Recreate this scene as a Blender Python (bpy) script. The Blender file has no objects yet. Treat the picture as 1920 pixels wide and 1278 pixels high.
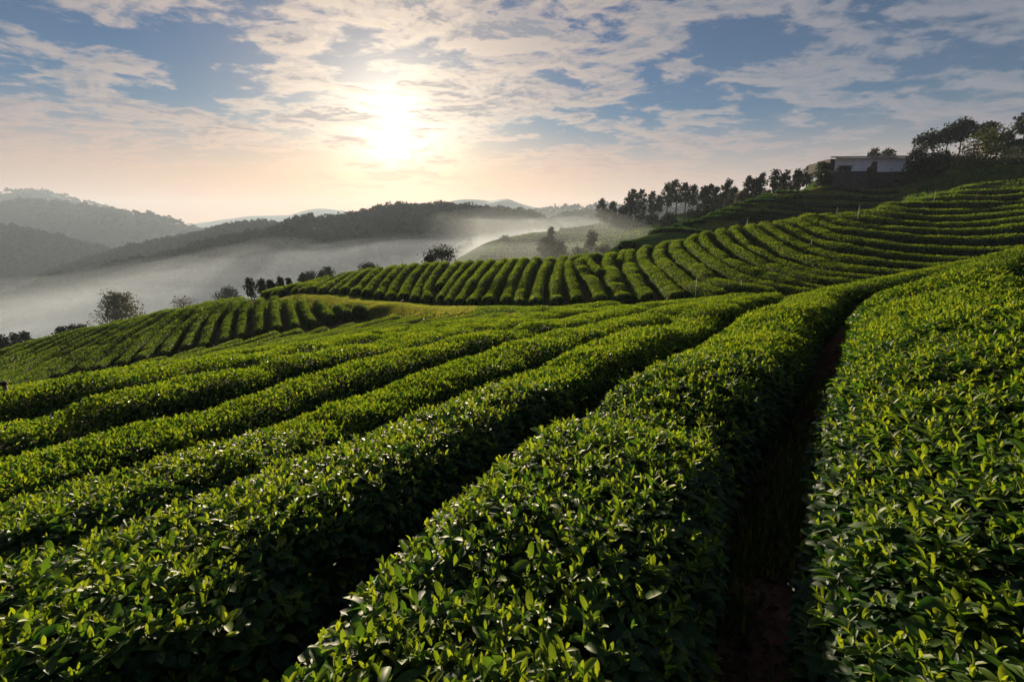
import bpy, math, random
import numpy as np
R = math.radians
rng = np.random.default_rng(7)
random.seed(7)
scene = bpy.context.scene
COL = scene.collection

# ------------------------------------------------------------------ camera
F_PX, PITCH = 907.0, R(13.0)            # focal length in pixels of a 1920 px wide frame
cam_d = bpy.data.cameras.new("camera")
cam_d.sensor_width = 36.0
cam_d.lens = 36.0 * F_PX / 1920.0
cam_d.clip_start, cam_d.clip_end = 0.05, 20000.0
cam = bpy.data.objects.new("camera", cam_d)
COL.objects.link(cam)
cam.location = (0, 0, 0)
cam.rotation_euler = (R(90) - PITCH, 0, 0)
scene.camera = cam

# ------------------------------------------------------------------ light
SUN_EL, SUN_AZ = R(10.6), R(-12.7)       # azimuth measured from +Y towards +X
sun_vec = np.array([math.sin(SUN_AZ) * math.cos(SUN_EL), math.cos(SUN_AZ) * math.cos(SUN_EL), math.sin(SUN_EL)])
sl = bpy.data.lights.new("sun", 'SUN')
sl.energy = 5.0
sl.angle = R(0.6)
sl.color = (1.0, 0.82, 0.56)
so = bpy.data.objects.new("sun", sl)
COL.objects.link(so)
so.rotation_euler = (R(90) - SUN_EL, 0, math.pi - SUN_AZ)
so.location = (0, 0, 60)

scene.view_settings.view_transform = 'Standard'
scene.view_settings.look = 'None'
scene.view_settings.exposure = 1.22
scene.view_settings.gamma = 1.0
scene.cycles.use_denoising = True
scene.cycles.max_bounces = 8
scene.cycles.volume_bounces = 1
scene.cycles.transparent_max_bounces = 8
scene.cycles.use_adaptive_sampling = True
scene.cycles.adaptive_threshold = 0.01


class NT:
    """small helper to write node trees"""
    def __init__(self, tree):
        self.t = tree
        tree.nodes.clear()

    def n(self, kind, **kw):
        nd = self.t.nodes.new(kind)
        for k, v in kw.items():
            if k.startswith('i_'):
                key = k[2:]
                nd.inputs[int(key) if key.isdigit() else key.replace('_', ' ')].default_value = v
            else:
                setattr(nd, k, v)
        return nd

    def l(self, a, b):
        self.t.links.new(a, b)

    def math(self, op, a, b=None, c=None, clamp=False):
        nd = self.n('ShaderNodeMath', operation=op, use_clamp=clamp)
        for i, v in enumerate((a, b, c)):
            if v is None:
                continue
            if isinstance(v, (int, float)):
                nd.inputs[i].default_value = v
            else:
                self.l(v, nd.inputs[i])
        return nd.outputs[0]

    def mix(self, fac, a, b, blend='MIX', clamp=False):
        nd = self.n('ShaderNodeMix', data_type='RGBA', blend_type=blend, clamp_result=clamp)
        for s, v in ((nd.inputs[0], fac), (nd.inputs[6], a), (nd.inputs[7], b)):
            if isinstance(v, (int, float)):
                s.default_value = v
            elif isinstance(v, tuple):
                s.default_value = v if len(v) == 4 else (*v, 1)
            else:
                self.l(v, s)
        return nd.outputs[2]

    def ramp(self, fac, stops, interp='LINEAR'):
        nd = self.n('ShaderNodeValToRGB')
        cr = nd.color_ramp
        cr.interpolation = interp
        while len(cr.elements) > 1:
            cr.elements.remove(cr.elements[-1])
        for i, (p, c) in enumerate(stops):
            e = cr.elements[0] if i == 0 else cr.elements.new(p)
            e.position = p
            e.color = (c, c, c, 1) if isinstance(c, (int, float)) else (*c, 1)
        self.l(fac, nd.inputs[0])
        return nd.outputs[0]

    def smooth(self, x, lo, hi):
        nd = self.n('ShaderNodeMapRange', interpolation_type='SMOOTHSTEP')
        nd.inputs[1].default_value, nd.inputs[2].default_value = lo, hi
        self.l(x, nd.inputs[0])
        return nd.outputs[0]


# ------------------------------------------------------------------ sky
world = bpy.data.worlds.new("World")
scene.world = world
world.use_nodes = True
w = NT(world.node_tree)
sky = w.n('ShaderNodeTexSky', sky_type='NISHITA', sun_disc=False)
sky.sun_elevation, sky.sun_rotation = SUN_EL, SUN_AZ
sky.air_density, sky.dust_density, sky.ozone_density = 1.0, 0.35, 3.0
SKY_STRENGTH = 0.07
CLOUD_X, CLOUD_Y = 0.4, 5.2
tc = w.n('ShaderNodeTexCoord')
sep = w.n('ShaderNodeSeparateXYZ')
w.l(tc.outputs['Generated'], sep.inputs[0])
dx, dy, dz = sep.outputs
dzc = w.math('MAXIMUM', dz, 0.0)
den = w.math('ADD', dzc, 0.10)
cu = w.math('DIVIDE', dx, den)
cv = w.math('DIVIDE', dy, den)
comb = w.n('ShaderNodeCombineXYZ')
w.l(cu, comb.inputs[0]); w.l(cv, comb.inputs[1])
mp = w.n('ShaderNodeMapping')
mp.inputs['Rotation'].default_value = (0, 0, R(-20))
mp.inputs['Scale'].default_value = (1.0, 1.25, 1)
mp.inputs['Location'].default_value = (CLOUD_X, CLOUD_Y, 0)
w.l(comb.outputs[0], mp.inputs[0])
def wnoise(scale, detail, rough, loc=(0, 0, 0), dist=0.0, vec=None):
    m2 = w.n('ShaderNodeMapping')
    m2.inputs['Location'].default_value = loc
    w.l(vec or mp.outputs[0], m2.inputs[0])
    nd = w.n('ShaderNodeTexNoise', noise_dimensions='3D')
    nd.inputs['Scale'].default_value, nd.inputs['Detail'].default_value = scale, detail
    nd.inputs['Roughness'].default_value, nd.inputs['Distortion'].default_value = rough, dist
    w.l(m2.outputs[0], nd.inputs['Vector'])
    return nd.outputs[0]
big = wnoise(0.9, 2.0, 0.5, (0.3, 0.2, 1.3))
fine = wnoise(2.6, 12.0, 0.60, (4, 2, 0), 0.3)
toward = wnoise(2.6, 12.0, 0.60, (4.01, 2.06, 0), 0.3)        # the same field a little further towards the sun
puffs = wnoise(8.0, 8.0, 0.60, (2, 9, 3), 0.4)
dens = w.math('ADD', w.math('MULTIPLY', fine, 0.72), w.math('ADD', w.math('MULTIPLY', big, 0.46), w.math('MULTIPLY', puffs, 0.28)))
cover = w.smooth(dens, 0.672, 0.785)
thick = w.smooth(dens, 0.70, 0.82)
sunv = w.n('ShaderNodeCombineXYZ', i_0=float(sun_vec[0]), i_1=float(sun_vec[1]), i_2=float(sun_vec[2]))
dot = w.n('ShaderNodeVectorMath', operation='DOT_PRODUCT')
nrmd = w.n('ShaderNodeVectorMath', operation='NORMALIZE')
w.l(tc.outputs['Generated'], nrmd.inputs[0])
w.l(nrmd.outputs[0], dot.inputs[0]); w.l(sunv.outputs[0], dot.inputs[1])
cosg = w.math('MAXIMUM', dot.outputs['Value'], 0.0)
g_wide = w.math('POWER', cosg, 7.0)
g_mid = w.math('POWER', cosg, 45.0)
g_core = w.math('POWER', cosg, 900.0)
# clear air: the Nishita sky
hs = w.n('ShaderNodeHueSaturation', i_0=0.512, i_1=1.85, i_2=0.50)
w.l(sky.outputs[0], hs.inputs['Color'])
clear = w.mix(1.0, hs.outputs[0], (SKY_STRENGTH,) * 3, 'MULTIPLY')
# clouds: lit rims and grey bellies, brighter towards the sun
lit = w.mix(g_wide, (0.175, 0.185, 0.235), (0.68, 0.50, 0.365))
lit = w.mix(g_mid, lit, (0.98, 0.82, 0.64))
belly = w.mix(g_wide, (0.085, 0.12, 0.185), (0.19, 0.205, 0.25))
relief = w.math('SUBTRACT', fine, toward)
side = w.smooth(relief, -0.05, 0.045)
body = w.math('MULTIPLY', thick, w.math('MULTIPLY_ADD', side, -0.65, 1.05), clamp=True)
cloud = w.mix(body, lit, belly)
with_cl = w.mix(w.math('MULTIPLY', cover, 0.93), clear, cloud)
# warm veil of thin stratus low over the horizon
veil_c = w.mix(g_wide, (0.29, 0.185, 0.17), (1.0, 0.46, 0.20))
el = w.smooth(dz, 0.21, 0.03)
streak = w.n('ShaderNodeMapping')
streak.inputs['Scale'].default_value = (1.2, 1.2, 16.0)
streak.inputs['Rotation'].default_value = (0, R(-4), 0)
w.l(tc.outputs['Generated'], streak.inputs[0])
veil_n = wnoise(2.2, 6.0, 0.55, (1, 7, 0), 0.3, streak.outputs[0])
veil_f = w.math('MULTIPLY', el, w.math('MULTIPLY_ADD', veil_n, 0.6, 0.66), clamp=True)
s1 = w.mix(veil_f, with_cl, w.mix(w.math('MULTIPLY', veil_n, 0.4), veil_c, (0.44, 0.29, 0.22)))
# the sun glowing behind the thin cloud
core = w.math('ADD', w.math('POWER', cosg, 1500.0), w.math('MULTIPLY', w.math('POWER', cosg, 200.0), 0.20))
core = w.math('MULTIPLY', core, w.math('MULTIPLY_ADD', thick, -0.8, 1.0))
s2 = w.mix(1.0, s1, w.mix(1.0, (3.0, 2.6, 2.0), core, 'MULTIPLY'), 'ADD')
s2 = w.mix(1.0, s2, w.mix(1.0, (0.26, 0.175, 0.095), g_mid, 'MULTIPLY'), 'ADD')
bg = w.n('ShaderNodeBackground')
w.l(s2, bg.inputs[0])
bg.inputs[1].default_value = 0.53
wo = w.n('ShaderNodeOutputWorld')
w.l(bg.outputs[0], wo.inputs[0])


# ------------------------------------------------------------------ maths helpers
cP, sP = math.cos(PITCH), math.sin(PITCH)

def ray(u, v):
    """direction of the sight line through a point of the photo, scaled so that y = 1"""
    u = np.asarray(u, float); v = np.asarray(v, float)
    a = (u - 960.0) / F_PX
    t = (v - 639.0) / F_PX
    y = cP - t * sP
    z = -sP - t * cP
    return np.stack([a / y, np.ones_like(y), z / y], -1)

def at(u, v, y):
    return ray(u, v) * np.asarray(y, float)[..., None]

class TPS:
    def __init__(self, X, f, reg=0.0):
        X = np.asarray(X, float); f = np.asarray(f, float)
        self.X, n = X, len(X)
        self.c = X.mean(0); self.s = X.std()
        Xn = (X - self.c) / self.s
        self.Xn = Xn
        K = self.k(((Xn[:, None] - Xn[None]) ** 2).sum(-1)) + np.eye(n) * reg
        P = np.c_[np.ones(n), Xn]
        A = np.block([[K, P], [P.T, np.zeros((3, 3))]])
        self.w = np.linalg.solve(A, np.r_[f, 0, 0, 0])

    @staticmethod
    def k(r2):
        return 0.5 * r2 * np.log(r2 + 1e-12)

    def __call__(self, x, y):
        x = np.asarray(x, float); sh = x.shape
        Q = (np.c_[x.ravel(), np.asarray(y, float).ravel()] - self.c) / self.s
        out = np.empty(len(Q))
        for i in range(0, len(Q), 20000):
            q = Q[i:i + 20000]
            out[i:i + 20000] = self.k(((q[:, None] - self.Xn[None]) ** 2).sum(-1)) @ self.w[:-3] + self.w[-3] + q @ self.w[-2:]
        return out.reshape(sh)

def hash2(i, j, s):
    h = (i.astype(np.int64) * 374761393 + j.astype(np.int64) * 668265263 + s * 1442695041) & 0xffffffff
    h = ((h ^ (h >> 13)) * 1274126177) & 0xffffffff
    return ((h ^ (h >> 16)) & 0xffff) / 65535.0

def vnoise(x, y, s=0):
    x = np.asarray(x, float); y = np.asarray(y, float)
    i, j = np.floor(x), np.floor(y)
    fx, fy = x - i, y - j
    fx = fx * fx * (3 - 2 * fx); fy = fy * fy * (3 - 2 * fy)
    a, b = hash2(i, j, s), hash2(i + 1, j, s)
    c, d = hash2(i, j + 1, s), hash2(i + 1, j + 1, s)
    return (a * (1 - fx) + b * fx) * (1 - fy) + (c * (1 - fx) + d * fx) * fy

def fbm(x, y, s=0, o=4):
    r, a, t = 0.0, 1.0, 0.0
    for k in range(o):
        r = r + a * vnoise(np.asarray(x) * 2 ** k, np.asarray(y) * 2 ** k, s + k * 17)
        t += a; a *= 0.5
    return r / t

# ------------------------------------------------------------------ mesh helpers
class MB:
    """collects polygons as arrays and links them as ONE mesh object"""
    def __init__(self):
        self.V, self.Fc, self.n = [], [], 0
        self.attr = []

    def add(self, v, faces, tint=0.5, mat=0, smooth=True):
        v = np.asarray(v, np.float32).reshape(-1, 3)
        f = np.asarray(faces, np.int64)
        self.V.append(v)
        self.attr.append(np.broadcast_to(np.asarray(tint, np.float32), (len(v),)) if np.ndim(tint) < 2 else tint)
        self.Fc.append((f + self.n, mat, smooth))
        self.n += len(v)

    def more(self, faces, mat=0, smooth=True):
        """more faces on the vertices of the last add()"""
        self.Fc.append((np.asarray(faces, np.int64) + self.n - len(self.V[-1]), mat, smooth))

    def mesh(self, name, mats):
        me = bpy.data.meshes.new(name)
        V = np.concatenate(self.V)
        me.vertices.add(len(V))
        me.vertices.foreach_set("co", V.ravel())
        loops = np.concatenate([f.ravel() for f, _, _ in self.Fc])
        tot = np.concatenate([np.full(len(f), f.shape[1]) for f, _, _ in self.Fc])
        start = np.r_[0, np.cumsum(tot)[:-1]]
        me.loops.add(len(loops))
        me.loops.foreach_set("vertex_index", loops.astype(np.int32))
        me.polygons.add(len(tot))
        me.polygons.foreach_set("loop_start", start.astype(np.int32))
        me.polygons.foreach_set("material_index", np.concatenate([np.full(len(f), m) for f, m, _ in self.Fc]).astype(np.int32))
        me.polygons.foreach_set("use_smooth", np.concatenate([np.full(len(f), s) for f, _, s in self.Fc]))
        at_ = me.attributes.new("tint", 'FLOAT', 'POINT')
        at_.data.foreach_set("value", np.concatenate(self.attr).astype(np.float32))
        for m in (mats if isinstance(mats, (list, tuple)) else [mats]):
            me.materials.append(m)
        me.update(calc_edges=True)
        return me

    def build(self, name, mats, parent=None, loc=(0, 0, 0)):
        o = bpy.data.objects.new(name, self.mesh(name, mats))
        COL.objects.link(o)
        if parent is not None:
            o.parent = parent
        o.location = loc
        return o

    # ---- shapes
    def tube(self, pts, rad, n=7, tint=0.5, mat=0, cap=True):
        pts = np.asarray(pts, float); m = len(pts)
        rad = np.broadcast_to(np.asarray(rad, float), (m,))
        d = np.gradient(pts, axis=0)
        d /= np.linalg.norm(d, axis=1, keepdims=True) + 1e-9
        ref = np.array([0, 0, 1.0]) if abs(d[:, 2]).mean() < 0.8 else np.array([1.0, 0, 0])
        a = np.cross(d, ref); a /= np.linalg.norm(a, axis=1, keepdims=True) + 1e-9
        b = np.cross(d, a)
        th = np.linspace(0, 2 * math.pi, n, endpoint=False)
        v = pts[:, None] + rad[:, None, None] * (np.cos(th)[None, :, None] * a[:, None] + np.sin(th)[None, :, None] * b[:, None])
        f = []
        for i in range(m - 1):
            for j in range(n):
                f.append((i * n + j, i * n + (j + 1) % n, (i + 1) * n + (j + 1) % n, (i + 1) * n + j))
        self.add(v.reshape(-1, 3), f, tint, mat)
        if cap:
            self.more([list(range(n))[::-1]], mat, False)
            self.more([[(m - 1) * n + j for j in range(n)]], mat, False)

    def box(self, c, s, rz=0.0, tint=0.5, mat=0, taper=1.0, shear=(0, 0)):
        c = np.asarray(c, float); s = np.asarray(s, float) / 2
        v = []
        for z in (-1, 1):
            k = taper if z > 0 else 1.0
            for x, y in ((-1, -1), (1, -1), (1, 1), (-1, 1)):
                px, py = x * s[0] * k + (shear[0] if z > 0 else 0), y * s[1] * k + (shear[1] if z > 0 else 0)
                v.append((c[0] + px * math.cos(rz) - py * math.sin(rz), c[1] + px * math.sin(rz) + py * math.cos(rz), c[2] + z * s[2]))
        self.add(v, [(0, 3, 2, 1), (4, 5, 6, 7), (0, 1, 5, 4), (1, 2, 6, 5), (2, 3, 7, 6), (3, 0, 4, 7)], tint, mat, False)


def unit(a):
    return a / (np.linalg.norm(a, axis=-1, keepdims=True) + 1e-9)

def rand_dirs(n):
    return unit(rng.normal(size=(n, 3)))

def leaf_cards(mb, P, axis, nrm, L, W, tint, mat=0, fold=0.22):
    """small leaves: two triangles folded on the midrib"""
    n = len(P)
    if n == 0:
        return
    side = unit(np.cross(axis, nrm)); up = unit(np.cross(side, axis))
    L = np.broadcast_to(np.asarray(L), (n,))[:, None]; W = np.broadcast_to(np.asarray(W), (n,))[:, None]
    v = np.empty((n, 4, 3), np.float32)
    v[:, 0] = P
    v[:, 1] = P + axis * L * 0.5 + side * W * 0.5 + up * W * fold
    v[:, 2] = P + axis * L - up * L * 0.10
    v[:, 3] = P + axis * L * 0.5 - side * W * 0.5 + up * W * fold
    b = np.arange(n)[:, None] * 4
    f = np.concatenate([b + np.array([[0, 1, 2]]), b + np.array([[0, 2, 3]])])
    mb.add(v.reshape(-1, 3), f, np.repeat(tint, 4), mat, False)

def leaf_full(mb, P, axis, nrm, L, W, tint, mat=0, droop=0.25):
    """near leaves: pointed oval blade, V-folded, bending towards the tip"""
    n = len(P)
    if n == 0:
        return
    side = unit(np.cross(axis, nrm)); up = unit(np.cross(side, axis))
    t = np.array([0.0, 0.20, 0.5, 0.80, 1.0])
    wd = np.array([0.0, 0.74, 1.0, 0.82, 0.0])
    L = np.broadcast_to(np.asarray(L), (n,)); W = np.broadcast_to(np.asarray(W), (n,))
    dr = droop * (0.5 + rng.random(n))
    v = np.empty((n, 11, 3), np.float32)
    def mid(k):
        return P + axis * (L * t[k] * (1 - 0.12 * dr * t[k]))[:, None] - up * (L * dr * t[k] ** 2)[:, None]
    fold = rng.uniform(0.10, 0.40, n)
    for k in range(5):
        v[:, k] = mid(k)
    for q, k in enumerate((1, 2, 3)):
        c = mid(k)
        off = side * (W * wd[k] * 0.5)[:, None]
        lift = up * (W * wd[k] * fold)[:, None]
        v[:, 5 + q] = c + off + lift
        v[:, 8 + q] = c - off + lift
    b = np.arange(n)[:, None] * 11
    tri = np.array([[0, 5, 1], [0, 1, 8], [3, 7, 4], [3, 4, 10]])
    quad = np.array([[1, 5, 6, 2], [2, 6, 7, 3], [8, 1, 2, 9], [9, 2, 3, 10]])
    mb.add(v.reshape(-1, 3), (b[:, None] + tri[None]).reshape(-1, 3), np.repeat(tint, 11), mat, True)
    mb.more((b[:, None] + quad[None]).reshape(-1, 4), mat, True)

# ------------------------------------------------------------------ properties
def tag(o, label=None, cat=None, group=None, kind=None):
    if label: o["label"] = label
    if cat: o["category"] = cat
    if group: o["group"] = group
    if kind: o["kind"] = kind
    return o

def empty(name, loc):
    o = bpy.data.objects.new(name, None)
    o.empty_display_size = 0.3
    COL.objects.link(o)
    o.location = [float(c) for c in loc]
    return o

ORD = ["first", "second", "third", "fourth", "fifth", "sixth", "seventh", "eighth", "ninth", "tenth", "eleventh", "twelfth",
       "thirteenth", "fourteenth", "fifteenth", "sixteenth", "seventeenth", "eighteenth", "nineteenth", "twentieth",
       "twenty-first", "twenty-second", "twenty-third", "twenty-fourth", "twenty-fifth", "twenty-sixth", "twenty-seventh",
       "twenty-eighth", "twenty-ninth", "thirtieth", "thirty-first", "thirty-second", "thirty-third", "thirty-fourth"]

# ------------------------------------------------------------------ materials
def mat_new(name):
    m = bpy.data.materials.new(name)
    m.use_nodes = True
    return m, NT(m.node_tree)

def leaf_material(name, stops, trans=(1.5, 1.6, 0.6), tmix=0.42, rough=0.42, spec=0.5):
    m, t = mat_new(name)
    a = t.n('ShaderNodeAttribute', attribute_name='tint')
    geo = t.n('ShaderNodeNewGeometry')
    nz = t.n('ShaderNodeTexNoise'); nz.inputs['Scale'].default_value = 0.9; nz.inputs['Detail'].default_value = 3
    t.l(geo.outputs['Position'], nz.inputs['Vector'])
    fac = t.math('ADD', a.outputs['Fac'], t.math('MULTIPLY_ADD', nz.outputs[0], 0.36, -0.18), clamp=True)
    col = t.ramp(fac, stops)
    p = t.n('ShaderNodeBsdfPrincipled')
    t.l(col, p.inputs['Base Color'])
    p.inputs['Roughness'].default_value = rough
    p.inputs['Specular IOR Level'].default_value = spec
    tr = t.n('ShaderNodeBsdfTranslucent')
    t.l(t.mix(1.0, col, trans, 'MULTIPLY'), tr.inputs['Color'])
    mx = t.n('ShaderNodeMixShader'); mx.inputs[0].default_value = tmix
    t.l(p.outputs[0], mx.inputs[1]); t.l(tr.outputs[0], mx.inputs[2])
    o = t.n('ShaderNodeOutputMaterial')
    t.l(mx.outputs[0], o.inputs[0])
    return m

TEA = leaf_material("tea_leaves", [(0.0, (0.011, 0.036, 0.016)), (0.35, (0.022, 0.068, 0.018)), (0.62, (0.068, 0.134, 0.020)), (1.0, (0.185, 0.228, 0.028))], (1.80, 1.75, 0.50), 0.48, 0.52, 0.34)
CROWN = leaf_material("tree_leaves", [(0.0, (0.010, 0.018, 0.010)), (0.5, (0.022, 0.034, 0.016)), (1.0, (0.055, 0.068, 0.025))], tmix=0.14, rough=0.6, spec=0.3)
WARM_CROWN = leaf_material("russet_leaves", [(0.0, (0.03, 0.032, 0.014)), (0.5, (0.055, 0.05, 0.02)), (1.0, (0.12, 0.08, 0.03))], tmix=0.3, rough=0.6, spec=0.3)
BAMBOO = leaf_material("bamboo_leaves", [(0.0, (0.025, 0.032, 0.008)), (0.5, (0.05, 0.06, 0.014)), (1.0, (0.10, 0.11, 0.025))], tmix=0.3, rough=0.55, spec=0.3)
GRASSM = leaf_material("grass_blades", [(0.0, (0.03, 0.06, 0.012)), (0.6, (0.08, 0.13, 0.025)), (1.0, (0.25, 0.225, 0.085))], tmix=0.5, rough=0.6, spec=0.25)

WOODS = leaf_material("far_woods", [(0.0, (0.010, 0.020, 0.014)), (0.5, (0.020, 0.036, 0.022)), (1.0, (0.042, 0.060, 0.030))], tmix=0.06, rough=0.9, spec=0.0)

def noise_material(name, stops, scale=2.0, detail=8, rough=0.9, bump=0.3, bscale=None, spec=0.2):
    m, t = mat_new(name)
    geo = t.n('ShaderNodeNewGeometry')
    nz = t.n('ShaderNodeTexNoise'); nz.inputs['Scale'].default_value = scale; nz.inputs['Detail'].default_value = detail
    nz.inputs['Roughness'].default_value = 0.6
    t.l(geo.outputs['Position'], nz.inputs['Vector'])
    p = t.n('ShaderNodeBsdfPrincipled')
    t.l(t.ramp(nz.outputs[0], stops), p.inputs['Base Color'])
    p.inputs['Roughness'].default_value = rough
    p.inputs['Specular IOR Level'].default_value = spec
    if bump:
        n2 = t.n('ShaderNodeTexNoise'); n2.inputs['Scale'].default_value = bscale or scale * 4; n2.inputs['Detail'].default_value = 6
        t.l(geo.outputs['Position'], n2.inputs['Vector'])
        b = t.n('ShaderNodeBump'); b.inputs['Strength'].default_value = bump; b.inputs['Distance'].default_value = 0.1
        t.l(n2.outputs[0], b.inputs['Height']); t.l(b.outputs[0], p.inputs['Normal'])
    o = t.n('ShaderNodeOutputMaterial')
    t.l(p.outputs[0], o.inputs[0])
    return m

CORE = noise_material("hedge_shade_core", [(0.3, (0.010, 0.016, 0.006)), (0.7, (0.022, 0.034, 0.010))], 9.0, 4, bump=0.5)  # dark colour stands for the shade behind the outer leaves
BARK = noise_material("bark", [(0.3, (0.035, 0.028, 0.022)), (0.7, (0.085, 0.07, 0.055))], 6.0, 6, bump=0.5)
TWIG = noise_material("tea_stems", [(0.3, (0.05, 0.035, 0.02)), (0.7, (0.11, 0.08, 0.05))], 20.0, 4, bump=0.2)
FOREST_FLOOR = noise_material("wooded_slope", [(0.3, (0.016, 0.028, 0.014)), (0.7, (0.035, 0.055, 0.022))], 0.05, 8, bump=0.0)
HILLM = noise_material("distant_slope", [(0.3, (0.018, 0.03, 0.018)), (0.7, (0.04, 0.06, 0.03))], 0.02, 8, bump=0.0)
VALLEY = noise_material("valley_floor", [(0.3, (0.03, 0.05, 0.02)), (0.7, (0.06, 0.08, 0.03))], 0.01, 8, bump=0.0)
SOIL = noise_material("bare_earth", [(0.3, (0.05, 0.028, 0.018)), (0.7, (0.12, 0.07, 0.045))], 1.5, 8, bump=0.6)

# ------------------------------------------------------------------ rows traced over the hills, in photo pixels
LEFT = [
 [(686,583),(663,569)],
 [(656,586),(627,568)],
 [(622,592),(599,566),(594,558)],
 [(586,600),(569,571),(563,556)],
 [(554,607),(545,579),(539,556)],
 [(518,613),(514,579),(513,555)],
 [(486,620),(485,586),(487,556)],
 [(451,628),(455,590),(464,560)],
 [(417,637),(428,594),(445,562)],
 [(379,645),(398,598),(425,564)],
 [(346,650),(372,600),(404,567)],
 [(304,660),(330,623),(360,596),(383,571)],
 [(261,670),(291,634),(329,602),(372,573)],
 [(223,679),(263,636),(310,602),(350,577)],
 [(178,688),(225,647),(282,611),(333,581)],
 [(143,692),(188,655),(244,621),(310,585)],
 [(103,703),(156,664),(216,628),(288,588)],
 [(54,715),(113,679),(169,645),(264,594)],
 [(11,722),(62,696),(122,660),(230,604)],
 [(-40,737),(0,715),(56,683),(113,655),(205,609)],
 [(-40,727),(0,703),(47,677),(113,645),(180,614)],
 [(-40,714),(0,693),(56,664),(113,638),(160,618)],
 [(-40,699),(0,679),(56,653),(125,626)],
 [(-40,686),(0,668),(47,649),(100,631)],
 [(-40,673),(0,658),(38,644)],
]
LEFT_D = [(-40,738,23),(0,725,24),(45,718,24.5),(250,672,26.5),(480,622,27.5),(640,592,28.5),(699,573,30.5),(-40,670,34),(0,655,35.5),(100,627,38),(200,602,39.5),
          (300,582,40),(420,564,39),(500,554,37),(563,556,34.5),(600,558,33.5),(663,569,31),(100,675,29.5),(330,620,32),(500,585,31.5)]
ARCH = [
 [(490,547),(507,540)],
 [(503,546),(527,537)],
 [(520,545),(535,536),(554,530)],
 [(543,541),(565,531),(586,523)],
 [(563,538),(584,528),(605,519)],
 [(584,536),(610,522),(631,514)],
 [(602,538),(627,522),(650,510)],
 [(623,538),(648,521),(669,507)],
 [(642,537),(663,520),(686,504)],
 [(663,539),(684,522),(706,501)],
 [(685,542),(706,519),(732,498)],
 [(709,545),(726,521),(753,495)],
 [(730,549),(745,521),(775,493)],
 [(754,548),(769,519),(798,491)],
 [(776,551),(788,523),(817,490)],
 [(800,551),(805,525),(832,489)],
 [(822,530),(839,508),(856,489)],
 [(824,552),(847,521),(877,488)],
 [(838,558),(862,523),(897,487)],
 [(858,557),(884,523),(918,486)],
 [(882,558),(909,523),(942,485)],
 [(912,556),(933,523),(963,484)],
 [(948,556),(959,523),(984,483)],
 [(972,559),(982,523),(1006,482)],
 [(1003,558),(1014,518),(1032,481)],
 [(1044,554),(1042,518),(1055,480)],
 [(1084,552),(1072,520),(1066,503),(1066,488),(1078,479)],
 [(1128,552),(1115,524),(1093,501),(1085,488),(1095,477)],
 [(1128,507),(1108,490),(1102,479),(1112,475)],
 [(1170,550),(1155,524),(1145,499),(1141,486),(1145,473)],
 [(1160,487),(1168,469)],
 [(1217,550),(1192,520),(1181,494),(1179,479),(1179,466)],
 [(1272,546),(1235,513),(1209,488),(1203,473),(1211,460)],
 [(1360,545),(1299,526),(1262,503),(1237,477),(1239,458),(1252,449)],
 [(1458,542),(1429,537),(1373,528),(1335,516),(1303,492),(1271,468),(1266,453),(1281,441)],
 [(1540,541),(1485,535),(1429,524),(1382,509),(1344,490),(1307,464),(1292,449),(1309,436)],
 [(1590,535),(1542,530),(1504,526),(1448,513),(1391,494),(1354,475),(1326,453),(1318,439),(1333,431)],
 [(1650,529),(1598,524),(1523,516),(1467,501),(1420,483),(1382,462),(1354,441),(1350,430),(1365,426)],
 [(1730,520),(1673,518),(1616,516),(1560,511),(1504,500),(1457,483),(1420,466),(1391,445),(1378,430),(1376,423),(1390,420)],
 [(1840,504),(1767,506),(1710,506),(1635,502),(1560,492),(1504,477),(1467,462),(1438,445),(1420,432),(1405,423),(1416,418)],
 [(1960,494),(1880,494),(1804,493),(1710,491),(1635,485),(1560,473),(1514,460),(1476,445),(1448,428),(1433,420),(1438,415)],
 [(1960,484),(1880,484),(1804,481),(1710,475),(1635,466),(1560,455),(1514,441),(1476,423),(1459,416),(1467,411)],
 [(1960,466),(1920,466),(1804,464),(1710,458),(1635,449),(1560,438),(1523,424),(1495,413),(1483,408),(1491,405)],
 [(1960,446),(1920,446),(1804,444),(1710,440),(1635,432),(1560,423),(1532,411),(1515,404),(1520,400)],
 [(1960,429),(1920,429),(1804,429),(1710,427),(1635,421),(1570,411),(1549,400)],
 [(1960,417),(1920,417),(1804,417),(1710,415),(1616,405),(1577,397)],
 [(1960,404),(1920,404),(1785,405),(1691,402),(1625,393),(1606,391)],
 [(1960,390),(1920,391),(1842,393),(1729,393),(1660,387),(1640,385)],
 [(1960,372),(1920,374),(1785,379),(1691,379),(1652,381)],
 [(1960,360),(1920,362),(1785,367),(1722,372)],
 [(1960,350),(1920,352),(1804,358),(1760,363)],
 [(1960,331),(1920,336),(1850,343),(1797,351)],
]
ARCH_D = [(490,547,42),(563,538,38.5),(642,537,37.8),(705,548,35.2),(830,560,31.8),(1000,560,29),(1215,555,27),(1350,546,25),(1500,541,23.5),(1700,520,23),(1960,500,22),
          (507,540,43.5),(605,519,45.5),(706,501,46),(860,488,46),(1000,482,45),(1160,470,44),(1300,438,43),(1420,416,44),(1550,399,47),(1650,381,52),(1780,359,58),(1960,331,61),
          (900,523,36),(1100,505,36),(1700,450,33),(1920,430,36),(1450,470,32.5)]
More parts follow.
